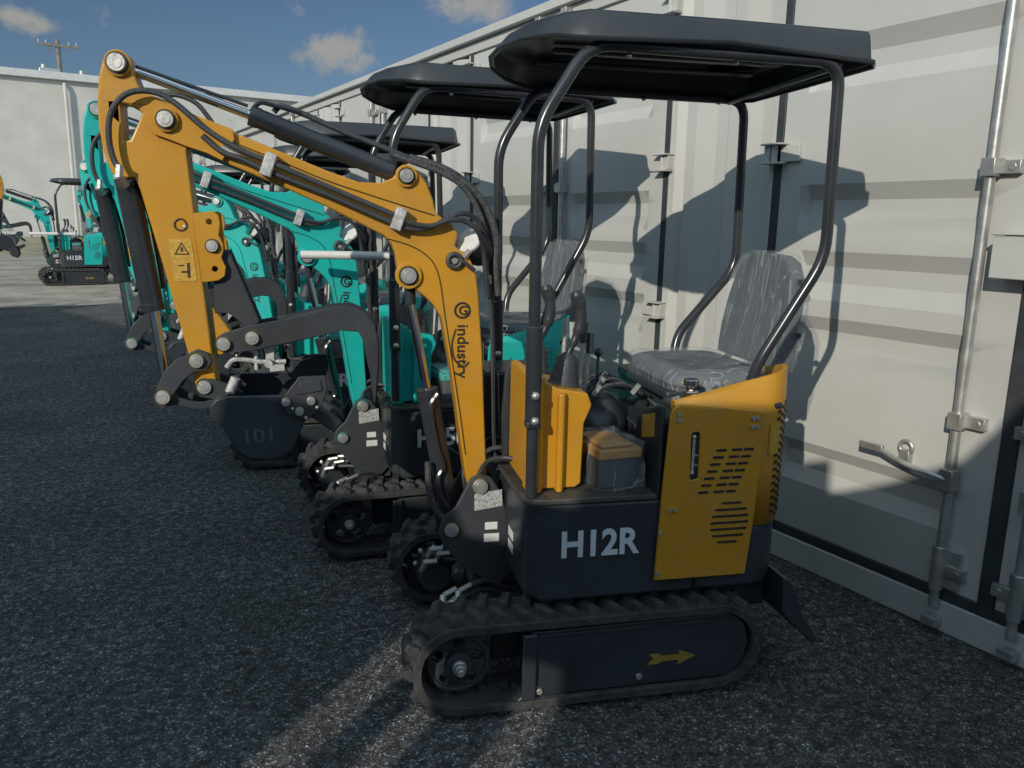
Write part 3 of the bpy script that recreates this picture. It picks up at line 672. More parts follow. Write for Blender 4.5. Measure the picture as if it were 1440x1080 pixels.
    # ---------------- seat under its plastic wrap
    def pad(b, x0, x1, y0, y1, z0, z1, jitter=0):
        rows = []; N = 9; Mx = 12
        for (f, zz) in ((.0, z0), (.0, z0 + (z1 - z0) * .5), (.02, z1 - .008), (.045, z1), (.08, z1 - .012), (.13, z1 - .02)):
            row = []
            for k in range(32):
                a = 2 * math.pi * k / 32; c, s = math.cos(a), math.sin(a); e = .35
                px = math.copysign(abs(c) ** e, c); py = math.copysign(abs(s) ** e, s)
                row.append(Vector(((x0 + x1) / 2 + px * ((x1 - x0) / 2 - f), (y0 + y1) / 2 + py * ((y1 - y0) / 2 - f), zz)))
            row.append(row[0].copy()); rows.append(row)
        b.grid(rows)
        b.bm.faces.new([v for v in b.bm.verts[-33:-1]] if 0 else [b.bm.verts.new(p) for p in rows[-1][:-1]])
        b.bm.faces.new([b.bm.verts.new(p) for p in rows[0][:-1]])
        bmesh.ops.remove_doubles(b.bm, verts=b.bm.verts[:], dist=.0005)
        return b
    b = MB(); pad(b, .275, .655, -.25, .255, .975, 1.02); st = b.build('seat', 'vinyl', root, smooth=60)
    b = MB(); pad(b, .262, .668, -.264, .268, .955, 1.030)
    bmesh.ops.subdivide_edges(b.bm, edges=b.bm.edges[:], cuts=2, use_grid_fill=True)
    for v in b.bm.verts:
        n_ = noise.noise_vector(v.co * 13); v.co += Vector(n_) * .009
    b.build('plastic_wrap', 'wrap', st, smooth=80)
    b = MB(); b.box((.25, -.24, .93), (.64, .24, .962)); b.build('seat_base', 'black', st, bev=.01)
    def back(grow):
        b = MB(); prof = [(-.215, 0), (-.225, .10), (-.215, .22), (-.19, .31), (-.14, .365), (-.08, .385), (.08, .385), (.14, .365), (.19, .31), (.215, .22), (.225, .10), (.215, 0)]
        F = []; B = []
        for (y, h) in prof:
            y = y * (1 + grow * 3); h = h * (1 + grow)
            x = .652 + .06 * (h / .385)
            F.append((x - grow * .3, y + .02, 1.015 + h)); B.append((x + .065 + grow * .3, y * .97 + .02, 1.005 + h))
        vf = [b.bm.verts.new(p) for p in F]; vb = [b.bm.verts.new(p) for p in B]
        n = len(vf)
        ci = b.bm.verts.new((.688 - grow * .3, .02, 1.2)); co = b.bm.verts.new((.775, .02, 1.2))
        for i in range(n):
            j = (i + 1) % n
            b.bm.faces.new((vf[i], vf[j], vb[j], vb[i])); b.bm.faces.new((vf[j], vf[i], ci)); b.bm.faces.new((vb[i], vb[j], co))
        bmesh.ops.recalc_face_normals(b.bm, faces=b.bm.faces[:])
        bmesh.ops.subdivide_edges(b.bm, edges=b.bm.edges[:], cuts=5, use_grid_fill=True)
        return b
    b = back(0); sbk = b.build('seat_back', 'vinyl', st, bev=.015, seg=3, smooth=60)
    b = back(.025)
    for v in b.bm.verts: v.co += Vector(noise.noise_vector(v.co * Vector((16, 16, 6)))) * .009
    b.build('plastic_wrap', 'wrap', st, smooth=80)
    b = MB(); b.box((.72, -.19, 1.0), (.735, -.17, 1.32)); b.cyl((.72, -.20, 1.13), (.72, -.215, 1.13), .014, n=8); b.build('back_bracket', 'plate', st)
    b = MB(); b.cyl((.735, -.21, 1.26), (.735, -.225, 1.26), .013, n=8); b.cyl((.44, -.275, .99), (.44, -.29, .99), .012, n=8); b.split('bracket_bolt', 'zinc', st)
    # ---------------- console with levers
    cs = [(-.238, .70), (-.236, 1.045), (-.215, 1.05), (-.15, 1.005), (-.05, .985), (-.035, .95), (-.058, .895), (-.062, .70), (-.08, .688), (-.225, .688)]
    b = MB(); b.prism(cs, -.345, -.09)
    b.prism([(-.238, -.30), (-.236, -.365), (-.20, -.372), (-.186, -.352), (-.186, -.30)], .684, 1.04, 'z')
    b.prism([(-.15, -.30), (-.146, -.372), (-.13, -.374), (-.118, -.352), (-.118, -.30)], .684, .99, 'z')
    co = b.build('lever_console', PAINT, root, bev=.005, seg=3)
    b = MB(); b.prism([(-.258, .72), (-.262, .86), (-.252, 1.0), (-.232, 1.055), (-.2385, 1.0), (-.2395, .72)], -.088, -.066); b.build('console_edging', 'plastic', co, bev=.004)
    for (x, y, dx, dy, hh) in ((-.10, -.24, .015, .0, .16), (-.14, -.02, .02, .02, .20)):
        b = MB(); zz = .985
        rr = [.048, .052, .044, .047, .038, .041, .032, .034, .024, .016]
        b.rings([(x + dx * k / 9, y + dy * k / 9, zz + .012 * k) for k in range(10)], rr, 18); bo = b.build('lever_boot', 'hose', co, smooth=50)
        b = MB(); x += dx; y += dy
        b.rings(catmull([(x, y, 1.09), (x + .018, y, 1.13), (x + .036, y, 1.18), (x + .034, y, 1.235), (x + .022, y, 1.27), (x + .018, y, 1.285)], 5), [.010] * 4 + [.013] * 4 + [.0185] * 8 + [.021] * 6 + [.019] * 2 + [.015] * 2, 14)
        b.build('control_lever', 'plastic', bo, smooth=60)
    if 1:
        b = MB(); b.box((-.30, .05, .683), (-.1, .30, .98)); b.build('right_console', 'black', co, bev=.01)
        b = MB(); b.cyl((.0, -.08, .9), (.012, -.08, 1.13), .008, n=8); b.cyl((.03, -.05, .9), (.045, -.05, 1.12), .008, n=8); b.cyl((-.01, .1, .7), (.0, .1, 1.16), .009, n=8); b.split('travel_lever', 'zinc', co)
        b = MB(); b.cyl((.012, -.08, 1.10), (.014, -.08, 1.17), .013, n=10); b.cyl((.045, -.05, 1.06), (.046, -.05, 1.13), .013, n=10); b.ball((.1, .02, 1.05), .016, 10, 6); b.cyl((.1, .02, .93), (.1, .02, 1.05), .006, n=8); b.build('lever_grip', 'plastic', co)
    for k, (ya, yb) in enumerate(((-.06, -.14), (-.02, -.05), (.02, .04), (.05, .12))):
        b = MB(); b.tube([(-.30, ya * .6, .50 - k * .03), (-.34 - .01 * k, ya, .60), (-.315, ya * 1.2, .69 + .015 * k), (-.26, yb, .73 + .01 * k), (-.17, yb * 1.1, .71), (-.10, yb, .69)], .0085, 8); b.build('hydraulic_hose', 'hose', sb)
    for k in range(5):
        b = MB(); y_ = -.05 + .045 * k; b.tube([(.0, y_, .69), (.02, y_ + .01, .82 + .02 * (k % 3)), (.08, y_ - .01, .93), (.17, y_, .95 - .02 * (k % 2)), (.26, y_ + .02, .90), (.31, y_, .86)], .006 + .002 * (k % 2), 8); b.build('control_cable', 'hose' if k % 2 else 'sleeve', eb)
    b = MB()
    for x_, y_, z_ in ((.05, -.10, .945), (.09, -.02, .955), (.12, .05, .96), (.18, -.12, .95)): b.cyl((x_, y_, z_ - .02), (x_ + .02, y_ - .01, z_ + .012), .010, n=6)
    b.split('cable_nut', 'zinc', eb)
    # pedal box with yellow lid under plastic
    mt = Matrix.Translation((.045, -.27, .683)) @ Matrix.Rotation(R(8), 4, 'Z')
    b = MB(); b.box((-.062, -.085, .0), (.062, .085, .09), mt); tb = b.build('battery_box', 'black', root, bev=.006)
    b = MB(); b.box((-.074, -.10, .096), (.074, .10, .128), mt); b.box((-.06, -.08, .1285), (.05, .09, .140), mt); b.build('box_lid', PAINT, tb, bev=.006)
    b = MB(); b.box((-.082, -.109, .0), (.082, .109, .148), mt, taper=.94)
    bmesh.ops.subdivide_edges(b.bm, edges=b.bm.edges[:], cuts=7, use_grid_fill=True)
    for v in b.bm.verts: v.co += Vector(noise.noise_vector(v.co * 22)) * .008
    b.build('plastic_wrap', 'wrap', tb, smooth=80)
    # ---------------- canopy
    plan = [(-.10, -.43), (-.18, -.375), (-.245, -.25), (-.28, -.09), (-.28, .07), (-.25, .21), (-.18, .32), (-.08, .385), (.30, .395), (.74, .395), (.785, .355), (.79, 0), (.79, -.36), (.755, -.41), (.30, -.425)]
    ctr = Vector((.24, -.015))
    def ringz(off, z, nose=0):
        r_ = []
        n_ = len(plan)
        for i, p in enumerate(plan):
            p = Vector(p); a = Vector(plan[i - 1]); c = Vector(plan[(i + 1) % n_]); t = (c - a).normalized(); nrm = Vector((t.y, -t.x))
            if nrm.dot(p - ctr) < 0: nrm = -nrm
            q = p + nrm * off; f = max(0, min(1, (-.05 - q.x) / .25))
            arch = .022 * math.sin(math.pi * max(0, min(1, (q.x + .1) / .85))) if z < 1.97 else 0
            r_.append(Vector((q.x, q.y, z + nose * f + arch)))
        r_.append(r_[0].copy()); return r_
    b = MB(); b.grid([ringz(.010, 1.958, .045), ringz(.012, 1.968, .042), ringz(-.004, 1.974, .036), ringz(-.018, 2.04, .0), ringz(-.026, 2.052, -.006), ringz(-.045, 2.058, -.01), ringz(-.12, 2.056, -.012), ringz(-.135, 2.048, -.012), ringz(-.26, 2.046, -.01)])
    last = [Vector(p) for p in ringz(-.26, 2.046, -.01)[:-1]]
    b.bm.faces.new([b.bm.verts.new(p) for p in last])
    bmesh.ops.remove_doubles(b.bm, verts=b.bm.verts[:], dist=.0005)
    rf = b.build('canopy_roof', 'plastic', root, smooth=40, solid=.005)
    b = MB()
    for y in (-.22, .0, .2): b.box((-.1, y - .02, 2.018), (.7, y + .02, 2.034))
    b.build('roof_rib', 'plastic', rf, bev=.008)
    b = MB()
    for x in (.02, .34, .64):
        for y in (-.385, .33): b.ball((x, y, 1.945), (.009, .009, .006), 8, 5)
    b.split('roof_bolt', 'zinc', rf)
    for y, dx, rx, bz in ((-.40, 0, 0, 1.40), (.345, .035, .06, 1.33)):
        b = MB(); pts = fillet([(-.233 + dx, y, .684), (-.237 + dx, y, 1.752), (-.10 + dx, y, 1.968), (.66 + dx + rx, y, 1.962), (.672 + dx + rx, y, bz), (.484 + dx, y * .93, 1.06), (.47 + dx, y * .86, .93)], .07)
        b.rings(pts, .0175, 14)
        hp = b.build('canopy_frame', 'gloss', root, smooth=60)
        b = MB(); b.cyl((-.233 + dx, y, .90), (-.234 + dx, y, 1.20), .024, n=16); b.box((-.255 + dx, y - .024, .90), (-.212 + dx, y + .024, .92)); b.build('post_sleeve', 'gloss', hp, bev=.004)
        b = MB()
        for z in (.925, 1.0): b.ball((-.233 + dx, y - .026, z), (.0125, .012, .0125), 10, 6)
        b.split('frame_bolt', 'zinc', hp)
    b = MB(); b.cyl((.655, -.40, 1.955), (.69, .345, 1.955), .013);
    b.build('roof_crossbar', 'gloss', root)
    root['_'] = 0; del root['_']
    return root, BOOM
def kids(o): return [c for c in bpy.data.objects if c.parent == o]
def copy_tree(o, paint, parent=None, first=True, skip=()):
    c = o.copy(); COL.objects.link(c)
    for k in list(c.keys()):
        if k in ('label', 'group'): del c[k]
    if parent: c.parent = parent
    if o.type == 'MESH' and paint and o.data.materials[0] == M['yellow']:
        c.material_slots[0].link = 'OBJECT'; c.material_slots[0].material = M[paint]
    elif o.type == 'MESH' and paint and o.data.materials[0] == M['darkmark']:
        c.material_slots[0].link = 'OBJECT'; c.material_slots[0].material = M['tealdark']
    for ch in CH.get(o, ()):
        if ch.name.split('.')[0] in skip: continue
        copy_tree(ch, paint, c, False, skip)
    return c
M['tealdark'] = mat('dark_teal_mark', (.01, .12, .10), .5)
OX, OY, YAW = 1.573, 2.202, R(-19)
exc, _B = make_excavator('yellow')
exc.location = (OX, OY, 0); exc.rotation_euler = (0, 0, YAW)
tag(exc, 'yellow mini excavator with black canopy and H12R on its side, nearest of the row', 'mini excavator', 'mini excavators parked in a row')
CH = {}
for o_ in bpy.data.objects:
    if o_.parent: CH.setdefault(o_.parent, []).append(o_)
BOOMNAMES = {'boom', 'work_lamp', 'arm', 'arm_cylinder', 'bucket_cylinder', 'bucket_link', 'bucket', 'thumb'}
def pose(root, about, deg, names, axis='Y'):
    mt = Matrix.Translation(about) @ Matrix.Rotation(R(deg), 4, axis) @ Matrix.Translation(-Vector(about))
    for c in root.children:
        if c.name.split('.')[0] in names: c.matrix_basis = mt @ c.matrix_basis
ROW = [  # x, y, extra yaw, scale, boom angle, arm angle, swing, label
    (1.640, 3.53, 7, 1.0, 0, 0, 0, 'teal mini excavator marked H15R, black canopy, directly behind the yellow one'),
    (1.62, 5.00, 4, .99, -5, 6, -20, 'teal mini excavator third in the row, its boom showing under the yellow boom'),
    (1.92, 6.40, 0, .98, -9, 0, -20, 'teal mini excavator fourth in the row, mostly hidden behind the third'),
    (1.94, 7.80, 3, .98, -8, 0, -24, 'teal mini excavator fifth in the row, only canopy and posts showing'),
    (1.96, 9.20, -2, .98, -9, 0, -28, 'teal mini excavator sixth in the row, far down the container wall'),
    (1.98, 10.6, 2, .98, -9, 0, -28, 'teal mini excavator seventh and last in the row along the containers'),
]
for i, (x, y, dyaw, sc, ba, aa, sw, lab) in enumerate(ROW):
    c = copy_tree(exc, 'teal', skip=('model_lettering',))
    c.location = (x, y, 0); c.rotation_euler = (0, 0, YAW + R(dyaw)); c.scale = (sc,) * 3
    tag(c, lab, 'mini excavator', 'mini excavators parked in a row')
    bpy.context.view_layer.update()
    if aa: pose(c, (T['pins'][1][0], 0, T['pins'][1][1]), -aa, {'arm', 'bucket_cylinder', 'bucket_link', 'bucket', 'thumb'})
    if ba: pose(c, (T['pins'][4][0], 0, T['pins'][4][1]), ba, BOOMNAMES)
    if sw: pose(c, (-.25, 0, .4), sw, BOOMNAMES | {'boom_cylinder', 'swing_bracket'}, 'Z')
    chs = [k for k in c.children if k.name.split('.')[0] == 'chassis'][0]
    text('H15R', .112, 'letter', 'model_lettering', chs, (-.146, -.4275, .497), FACE, off=.0032, sx=.93)
    if i == 0:
        for k in c.children:
            if k.name.startswith(('canopy', 'roof')): k.scale.z = 1.035
        b = MB(); b.rings([(-.60, -.19, 1.335), (-.20, -.30, 1.335)], .0185, 12); b.build('white_guard_bar', 'oldwhite', c)
# machines parked across the lot
c = copy_tree(exc, 'teal', skip=('model_lettering', 'pivot_pin', 'bolt_head'))
c.location = (.80, 19.8, 0); c.rotation_euler = (0, 0, R(2)); c.scale = (1.08,) * 3
tag(c, 'teal mini excavator parked by itself across the lot in front of the white building', 'mini excavator')
b = MB(); b.rings([(-.72, -.2, 1.0), (.05, -.4, 1.0)], .03, 10); b.build('white_guard_bar', 'oldwhite', c)
ch2 = [k for k in c.children if k.name.split('.')[0] == 'chassis'][0]
text('H15R', .115, 'letter', 'model_lettering', ch2, (-.146, -.4275, .50), FACE, off=.003)
c2 = copy_tree(exc, 'yellow', skip=('model_lettering', 'pivot_pin', 'bolt_head', 'thumb'))
c2.location = (-1.74, 13.5, 0); c2.rotation_euler = (0, 0, R(178)); c2.scale = (1.05,) * 3
tag(c2, 'yellow mini excavator at the left edge of the view, only arm and black bucket showing', 'mini excavator')
bpy.context.view_layer.update(); pose(c2, (T['pins'][7][0], 0, T['pins'][7][1]), 165, {'bucket', 'thumb'})
c3 = copy_tree(exc, 'teal', skip=('model_lettering', 'pivot_pin', 'bolt_head'))
c3.location = (2.6, 22.5, 0); c3.rotation_euler = (0, 0, R(-20)); c3.scale = (1.08,) * 3
tag(c3, 'teal mini excavator parked farther across the lot behind the row', 'mini excavator')

# ------------------------------------------------------------------ shipping containers
W = 2.84
GR = [(2.52, 2.46, 2.40, 2.34), (2.236, 2.169, 2.104, 2.039), (1.667, 1.603, 1.538, 1.463), (1.395, 1.332, 1.264, 1.193), (1.121, 1.063, .993, .915), (.57, .518, .45, .385)]
GR = GR[1:]
def door(parent, y0, sgn, handle):
    # y0 = hinge line, door runs towards sgn*y
    w = 1.09 if sgn < 0 else 1.0
    zs = [(2.652, 0)]
    for a, b_, c_, d_ in GR: zs += [(a, 0), (b_, 1), (c_, 1), (d_, 0)]
    zs.append((.168, 0))
    ys = [(.022, 0), (.13, 0), (.165, 1), (w - .185, 1), (w - .15, 0), (w, 0)]
    b = MB(); b.grid([[Vector((W + .034 * f * g, y0 + sgn * y, z)) for y, g in ys] for z, f in zs])
    for (p, q) in (((.022, .168), (.022, 2.652)), ((w, .168), (w, 2.652)), ((.022, 2.652), (w, 2.652)), ((.022, .168), (w, .168))):
        b.grid([[Vector((W, y0 + sgn * p[0], p[1])), Vector((W, y0 + sgn * q[0], q[1]))], [Vector((W + .05, y0 + sgn * p[0], p[1])), Vector((W + .05, y0 + sgn * q[0], q[1]))]])
    bmesh.ops.remove_doubles(b.bm, verts=b.bm.verts[:], dist=.0005)
    d = b.build('container_door', 'contwhite', parent, smooth=25, bev=.004, seg=2)
    yr = y0 + sgn * (w - (.15 if sgn < 0 else .10))
    r = MB(); r.cyl((W - .036, yr, .10), (W - .036, yr, 2.72), .0175, n=14)
    for z in (.045, 2.70):
        r.box((W - .06, yr - .028, z - .018), (W - .012, yr + .028, z + .018))
    r.cyl((W - .036, yr, .17), (W - .036, yr, .34), .024, n=14)
    lr = r.build('lock_rod', 'galv', d, bev=.002)
    for z in (.25, .82, 1.70, 2.45):
        r = MB()
        r.box((W - .064, yr - .024, z - .03), (W - .001, yr + .024, z + .03)) if z != .25 else r.box((W - .02, yr - .07, z - .07), (W - .001, yr + .04, z + .08))
        r.box((W - .03, yr - sgn * -.02, z - .022), (W - .001, yr + sgn * .09, z + .022))
        r.cyl((W - .034, yr + sgn * .065, z), (W - .03, yr + sgn * .065, z), .014, n=8)
        r.build('rod_guide', 'galv', lr, bev=.004)
    if handle:
        r = MB(); yh = yr - sgn * .0
        r.rings(catmull([(W - .06, yh, .60), (W - .085, yh - sgn * .06, .615), (W - .09, yh - sgn * .16, .63), (W - .085, yh - sgn * .26, .655), (W - .085, yh - sgn * .30, .66)], 5), .010, 10)
        r.box((W - .097, yh - sgn * .30 - .06, .645), (W - .079, yh - sgn * .30 + .04, .672)); r.box((W - .07, yh - .025, .56), (W - .02, yh + .025, .64))
        r.torus((W - .02, yh - sgn * .19, .67), .025, .009, axis='x'); r.box((W - .03, yh - sgn * .19 - .02, .59), (W - .001, yh - sgn * .19 + .02, .66))
        r.build('door_handle', 'galv', d, bev=.003)
    for z in (2.55, 1.80, 1.05, .30):
        h = MB(); h.box((W - .062, y0 - .055, z + .036), (W - .001, y0 + .055, z + .043)); h.box((W - .062, y0 - .05, z - .043), (W - .001, y0 + .05, z - .036))
        h.cyl((W - .03, y0, z - .036), (W - .03, y0, z + .036), .014, n=10); h.box((W - .016, y0 + sgn * .02, z - .035), (W - .001, y0 + sgn * .12, z + .035)); h.box((W - .040, min(y0 - sgn * .05, y0 - sgn * .018), z - .035), (W - .001, max(y0 - sgn * .05, y0 - sgn * .018), z + .035))
        h.build('door_hinge', 'contwhite', d, bev=.002)
    g = MB(); g.box((W - .006, y0 - .021, .16), (W + .03, y0 + .021, 2.66)); g.build('hinge_gasket', 'gasket', d, bev=.004)
    g = MB(); g.box((W - .008, min(y0, y0 + sgn * w), .124), (W + .02, max(y0, y0 + sgn * w), .1665)); g.build('sill_gasket', 'gasket', d, bev=.004)
    return d
def container(yA, hinges, label):
    root = empty('shipping_container', (0, 0, 0))
    yB = yA + 12.19
    b = MB(); b.box((W - .012, yA, 0), (W + .1, yB, .122)); b.box((W + .055, yA + .01, .123), (W + 2.40, yB - .01, 2.69)); b.build('container_body', 'contwhite', root, bev=.006)
    b = MB(); b.box((W - .006, yA, 2.665), (W + .052, yB, 2.735)); b.box((W - .05, yA, 2.737), (W + .054, yB, 2.79)); b.box((W + .056, yA, 2.70), (W + 2.42, yB, 2.775)); b.build('top_rail', 'contwhite', root, bev=.005)
    for k, (h0, h1) in enumerate(hinges):      # post between h0 < h1, doors run outwards from both
        prof = [(0, .02), (.05, .02), (.05 + .01, 0)]
        pr = [(h1 - .03, .0), (h1 - .06, .0), (h1 - .10, .03), (h1 - .115, .03), (h1 - .14, .0), (h1 - .20, .0), (h1 - .31, .03), (h1 - .38, .03), (h1 - .41, .0), (h1 - .48, .0), (h1 - .59, .03), (h0 + .07, .03), (h0 + .05, 0), (h0 + .03, 0)]
        b = MB(); b.grid([[Vector((W - .002 + f, y, z)) for y, f in pr] for z in (2.655, .125)])
        b.box((W - .004, h0 + .02, .124), (W + .02, h0 + .034, 2.655)); b.box((W - .004, h1 - .034, .124), (W + .02, h1 - .02, 2.655))
        b.build('corner_post_panel', 'contwhite', root, smooth=0, bev=.002)
        if h1 + 1.045 < yB: door(root, h1, 1, True)
        if h0 - 1.045 > yA: door(root, h0, -1, True)
    mids = sorted({round(h1 + 1.03, 2) for h0, h1 in hinges if h1 + 1.04 < yB} | {round(h0 - 1.11, 2) for h0, h1 in hinges if h0 - 1.04 > yA})
    done = []
    for m_ in mids:
        if any(abs(m_ - q) < .1 for q in done): continue
        done.append(m_)
        g = MB(); g.box((W - .012, m_ - .03, .125), (W + .03, m_ + .03, 2.66)); g.build('door_gasket', 'gasket', root, bev=.006)
    tag(root, label, 'shipping container', 'white shipping containers set end to end')
    return root
HG = [(2.48 + 2.84 * k, 3.20 + 2.84 * k) for k in range(-1, 3)]
cA = container(-1.35, HG, 'white side-door shipping container with lock rods, right behind the yellow excavator')
b = MB(); b.box((W - .10, 1.335, 1.335), (W - .002, 1.47, 1.475)); b.box((W - .11, 1.33, 1.477), (W - .002, 1.475, 1.485)); b.build('lock_box', 'contwhite', cA, bev=.005)
HG2 = [(13.8 + 2.84 * k, 14.52 + 2.84 * k) for k in range(0, 3)]
container(11.0, HG2, 'white side-door shipping container farther off, beyond the first one')

# ------------------------------------------------------------------ ground, lot, far building
b = MB(); b.grid([[Vector((x, y, 0)) for x in (-120, 160)] for y in (-60, 400)]); tag(b.build('ground', 'asphalt', smooth=0), kind='structure')
# loose grit on the asphalt, thicker along the foot of the container
rg = random.Random(3); b = MB()
for i in range(3400):
    if i < 2300: x, y = rg.uniform(-2.2, 2.8), .7 + rg.random() ** 1.4 * 6
    else: x, y = 2.81 - abs(rg.gauss(0, .09)), rg.uniform(.6, 8)
    q = rg.uniform(.0018, .0052) if rg.random() < .93 else rg.uniform(.006, .010)
    mt_ = Matrix.Translation((x, y, q * .35)) @ Euler((rg.random() * 6, rg.random() * 6, rg.random() * 6)).to_matrix().to_4x4()
    vs_ = [b.bm.verts.new(mt_ @ Vector(p) * 1) for p in ((q * 1.3, 0, 0), (-q, .2 * q, 0), (0, q, .1 * q), (.1 * q, -q * .9, 0), (0, 0, q * .8), (0, .1 * q, -q * .8))]
    for f_ in ((0, 2, 4), (2, 1, 4), (1, 3, 4), (3, 0, 4), (2, 0, 5), (1, 2, 5), (3, 1, 5), (0, 3, 5)): b.bm.faces.new([vs_[k] for k in f_])
M['grit'] = mat('loose_grit', (.20, .20, .19), .9, var=.75, vscale=9)
tag(b.build('loose_grit', 'grit', smooth=0), 'loose pale grit scattered over the dark asphalt', 'grit', kind='stuff')
b = MB(); b.grid([[Vector((x, y, .004)) for x in (-60, 3.5)] for y in (15.0, 34)]); tag(b.build('gravel_lot', 'gravel', smooth=0), kind='structure')
b = MB(); b.grid([[Vector((x, y, .008 + (.25 if y > 45 else 0))) for x in (-60, 60)] for y in (34, 49.7)]); tag(b.build('grass_verge', 'drygrass', smooth=0), kind='structure')
bd = empty('white_building', (0, 50, 0)); tag(bd, 'long white painted block warehouse across the far side of the lot', 'building')
b = MB(); b.box((-40, 50, 0), (60, 75, 8.35)); b.box((3.6, 49.75, 0), (4.6, 49.99, 7.3)); b.build('wall', 'block', bd, bev=.02).location = (0, -50, 0)
b = MB(); b.box((-40.2, 49.7, 8.352), (60, 75, 8.72)); b.build('roof_fascia', 'palegrey', bd, bev=.02).location = (0, -50, 0)
b = MB(); b.rings([(2.35, 49.85, 8.2), (2.35, 49.75, 7.9), (2.35, 49.75, .3)], .09, 10); b.build('drainpipe', 'block', bd).location = (0, -50, 0)
b = MB(); b.prism([(4.2, .2), (4.75, .2), (4.55, 3.4), (4.35, 3.2)], 49.715, 49.745); b.prism([(3.4, .2), (4.0, .2), (3.7, 2.7)], 49.715, 49.745); [k.__setattr__('location', (0, -50, 0)) for k in b.split('rust_stain', 'stain', bd, smooth=0)]
for (x, s) in ((1.3, .5), (3.2, .35), (18.0, .3)):
    b = MB(); b.box((x, 52, 8.72), (x + s * 2, 53, 8.72 + s)); b.cyl((x + s * .5, 52.4, 8.72 + s), (x + s * .5, 52.4, 8.95 + s), .15); b.build('roof_vent', 'galv', bd, bev=.03).location = (0, -50, 0)
pl = empty('utility_pole', (2.55, 58, 0)); tag(pl, 'wooden utility pole with a crossarm rising behind the white building', 'utility pole')
b = MB(); b.rings([(0, 0, 0), (0, 0, 11.8)], [.17, .13], 12); b.build('pole', 'wood', pl)
b = MB(); b.box((-1.1, -.18, 11.35), (1.1, -.05, 11.5), Matrix.Rotation(R(-3), 4, 'Y') @ Matrix.Translation((.6, 0, 0)) if 0 else None)
b.box((-.5, -.12, 10.9), (-.42, -.06, 11.4)); b.build('crossarm', 'wood', pl)
b = MB()
for x in (-1.0, -.6, .6, 1.0): b.rings([(x, -.12, 11.5), (x, -.12, 11.57), (x, -.12, 11.6), (x, -.12, 11.68)], [.05, .07, .04, .05], 8)
b.split('insulator', 'galv', pl)
pal = empty('wooden_pallet', (1.30, 3.95, 0)) if 0 else None

# added sun blocker behind the camera: outline and slots shaped for the yard's shade
AZ, EL = R(34), R(23.5)
hd = Vector((math.cos(AZ), math.sin(AZ), 0)); pd = Vector((-math.sin(AZ), math.cos(AZ), 0))
D = 2.6; TT = math.tan(EL)
top = [(-9, 2.6), (-.62, 2.46), (-.50, 2.32), (-.416, 2.19), (-.32, 2.06), (-.1, 1.97), (.10, 1.91), (.118, 1.91), (.13, 2.06), (.25, 2.04), (.50, 1.98), (.76, 1.93), (.768, 1.58), (.93, 1.57), (.96, 1.42), (1.2, 1.42), (1.25, 1.58), (1.46, 1.60), (1.50, 1.75), (1.72, 1.75), (1.77, 1.50), (2.3, 1.45), (3.2, 1.85), (5, 2.35), (8, 3.1), (12.7, 3.75), (12.75, -.5)]
poly = [(s_, t_ + D * TT) for s_, t_ in top] + [(12.75, 0), (-9, 0)]
poly = [(s_, max(z, 0)) for s_, z in poly if not (s_ == 12.75 and z > 0 and z < 1)]
slots = [[(a, .30 + D * TT), (a, 1.10 + D * TT), (b_, 1.12 + D * TT), (b_, .30 + D * TT)] for a, b_ in ((.785, .905), (1.105, 1.21), (1.325, 1.475))]
mt = Matrix(((pd.x, -hd.x, 0, -D * hd.x), (pd.y, -hd.y, 0, -D * hd.y), (0, 0, 1, 0), (0, 0, 0, 1)))
b = MB(); b.prism(poly, 0, .12, 'y', holes=slots, mtx=mt)
tag(b.build('sun_blocker', 'palegrey', smooth=0), 'unseen grey sun blocker added behind the camera to shade the yard', 'wall')

# ------------------------------------------------------------------ camera
f, up = 1115., Vector((100, 5461, 1115)).normalized()
Yc = Vector((-684, 240, -1115)); Yc = (Yc - up * Yc.dot(up)).normalized(); Xc = Yc.cross(up)
cam = bpy.data.cameras.new('camera'); co_ = bpy.data.objects.new('camera', cam); COL.objects.link(co_)
Mw = Matrix((Xc, Yc, up))       # rows: world axes in camera space -> maps camera to world
m4 = Mw.to_4x4(); m4.translation = Vector((0, 0, 1.49)); co_.matrix_world = m4
cam.sensor_width = 36; cam.lens = f / 1440 * 36; cam.clip_end = 1000; cam.clip_start = .05
scene.camera = co_

# ------------------------------------------------------------------ light
sun = bpy.data.lights.new('sun', 'SUN'); so = bpy.data.objects.new('sun', sun); COL.objects.link(so)
sun.energy = 3.25; sun.angle = R(.42); sun.color = (1, .93, .80)
dv = Vector((hd.x * math.cos(EL), hd.y * math.cos(EL), -math.sin(EL)))
so.rotation_euler = dv.to_track_quat('-Z', 'Y').to_euler()
w = bpy.data.worlds.new('World'); scene.world = w; w.use_nodes = True
nt = w.node_tree; L = nt.links; bg = nt.nodes['Background']
sky = nn(nt, 'ShaderNodeTexSky'); sky.sky_type = 'NISHITA'; sky.sun_disc = False; sky.sun_elevation = EL
sky.sun_rotation = math.atan2(-hd.x, -hd.y); sky.air_density = 1.0; sky.dust_density = .6; sky.ozone_density = 1.2
tc = nn(nt, 'ShaderNodeTexCoord')
acc = None
CL = [(470, 70, .09, .62), (512, 82, .05, .5), (660, 8, .10, .55), (60, 40, .07, .5), (30, 25, .05, .55), (150, 20, .10, .3), (420, 20, .1, .25)]
dirs = []
for (u, v, r_, a_) in CL:
    d = (Mw @ Vector((u - 720, -(v - 540), -f))).normalized(); dirs.append((d, r_, a_))
nz = nn(nt, 'ShaderNodeTexNoise', Scale=20.0, Detail=10.0, Roughness=.62); L.new(tc.outputs['Generated'], nz.inputs['Vector'])
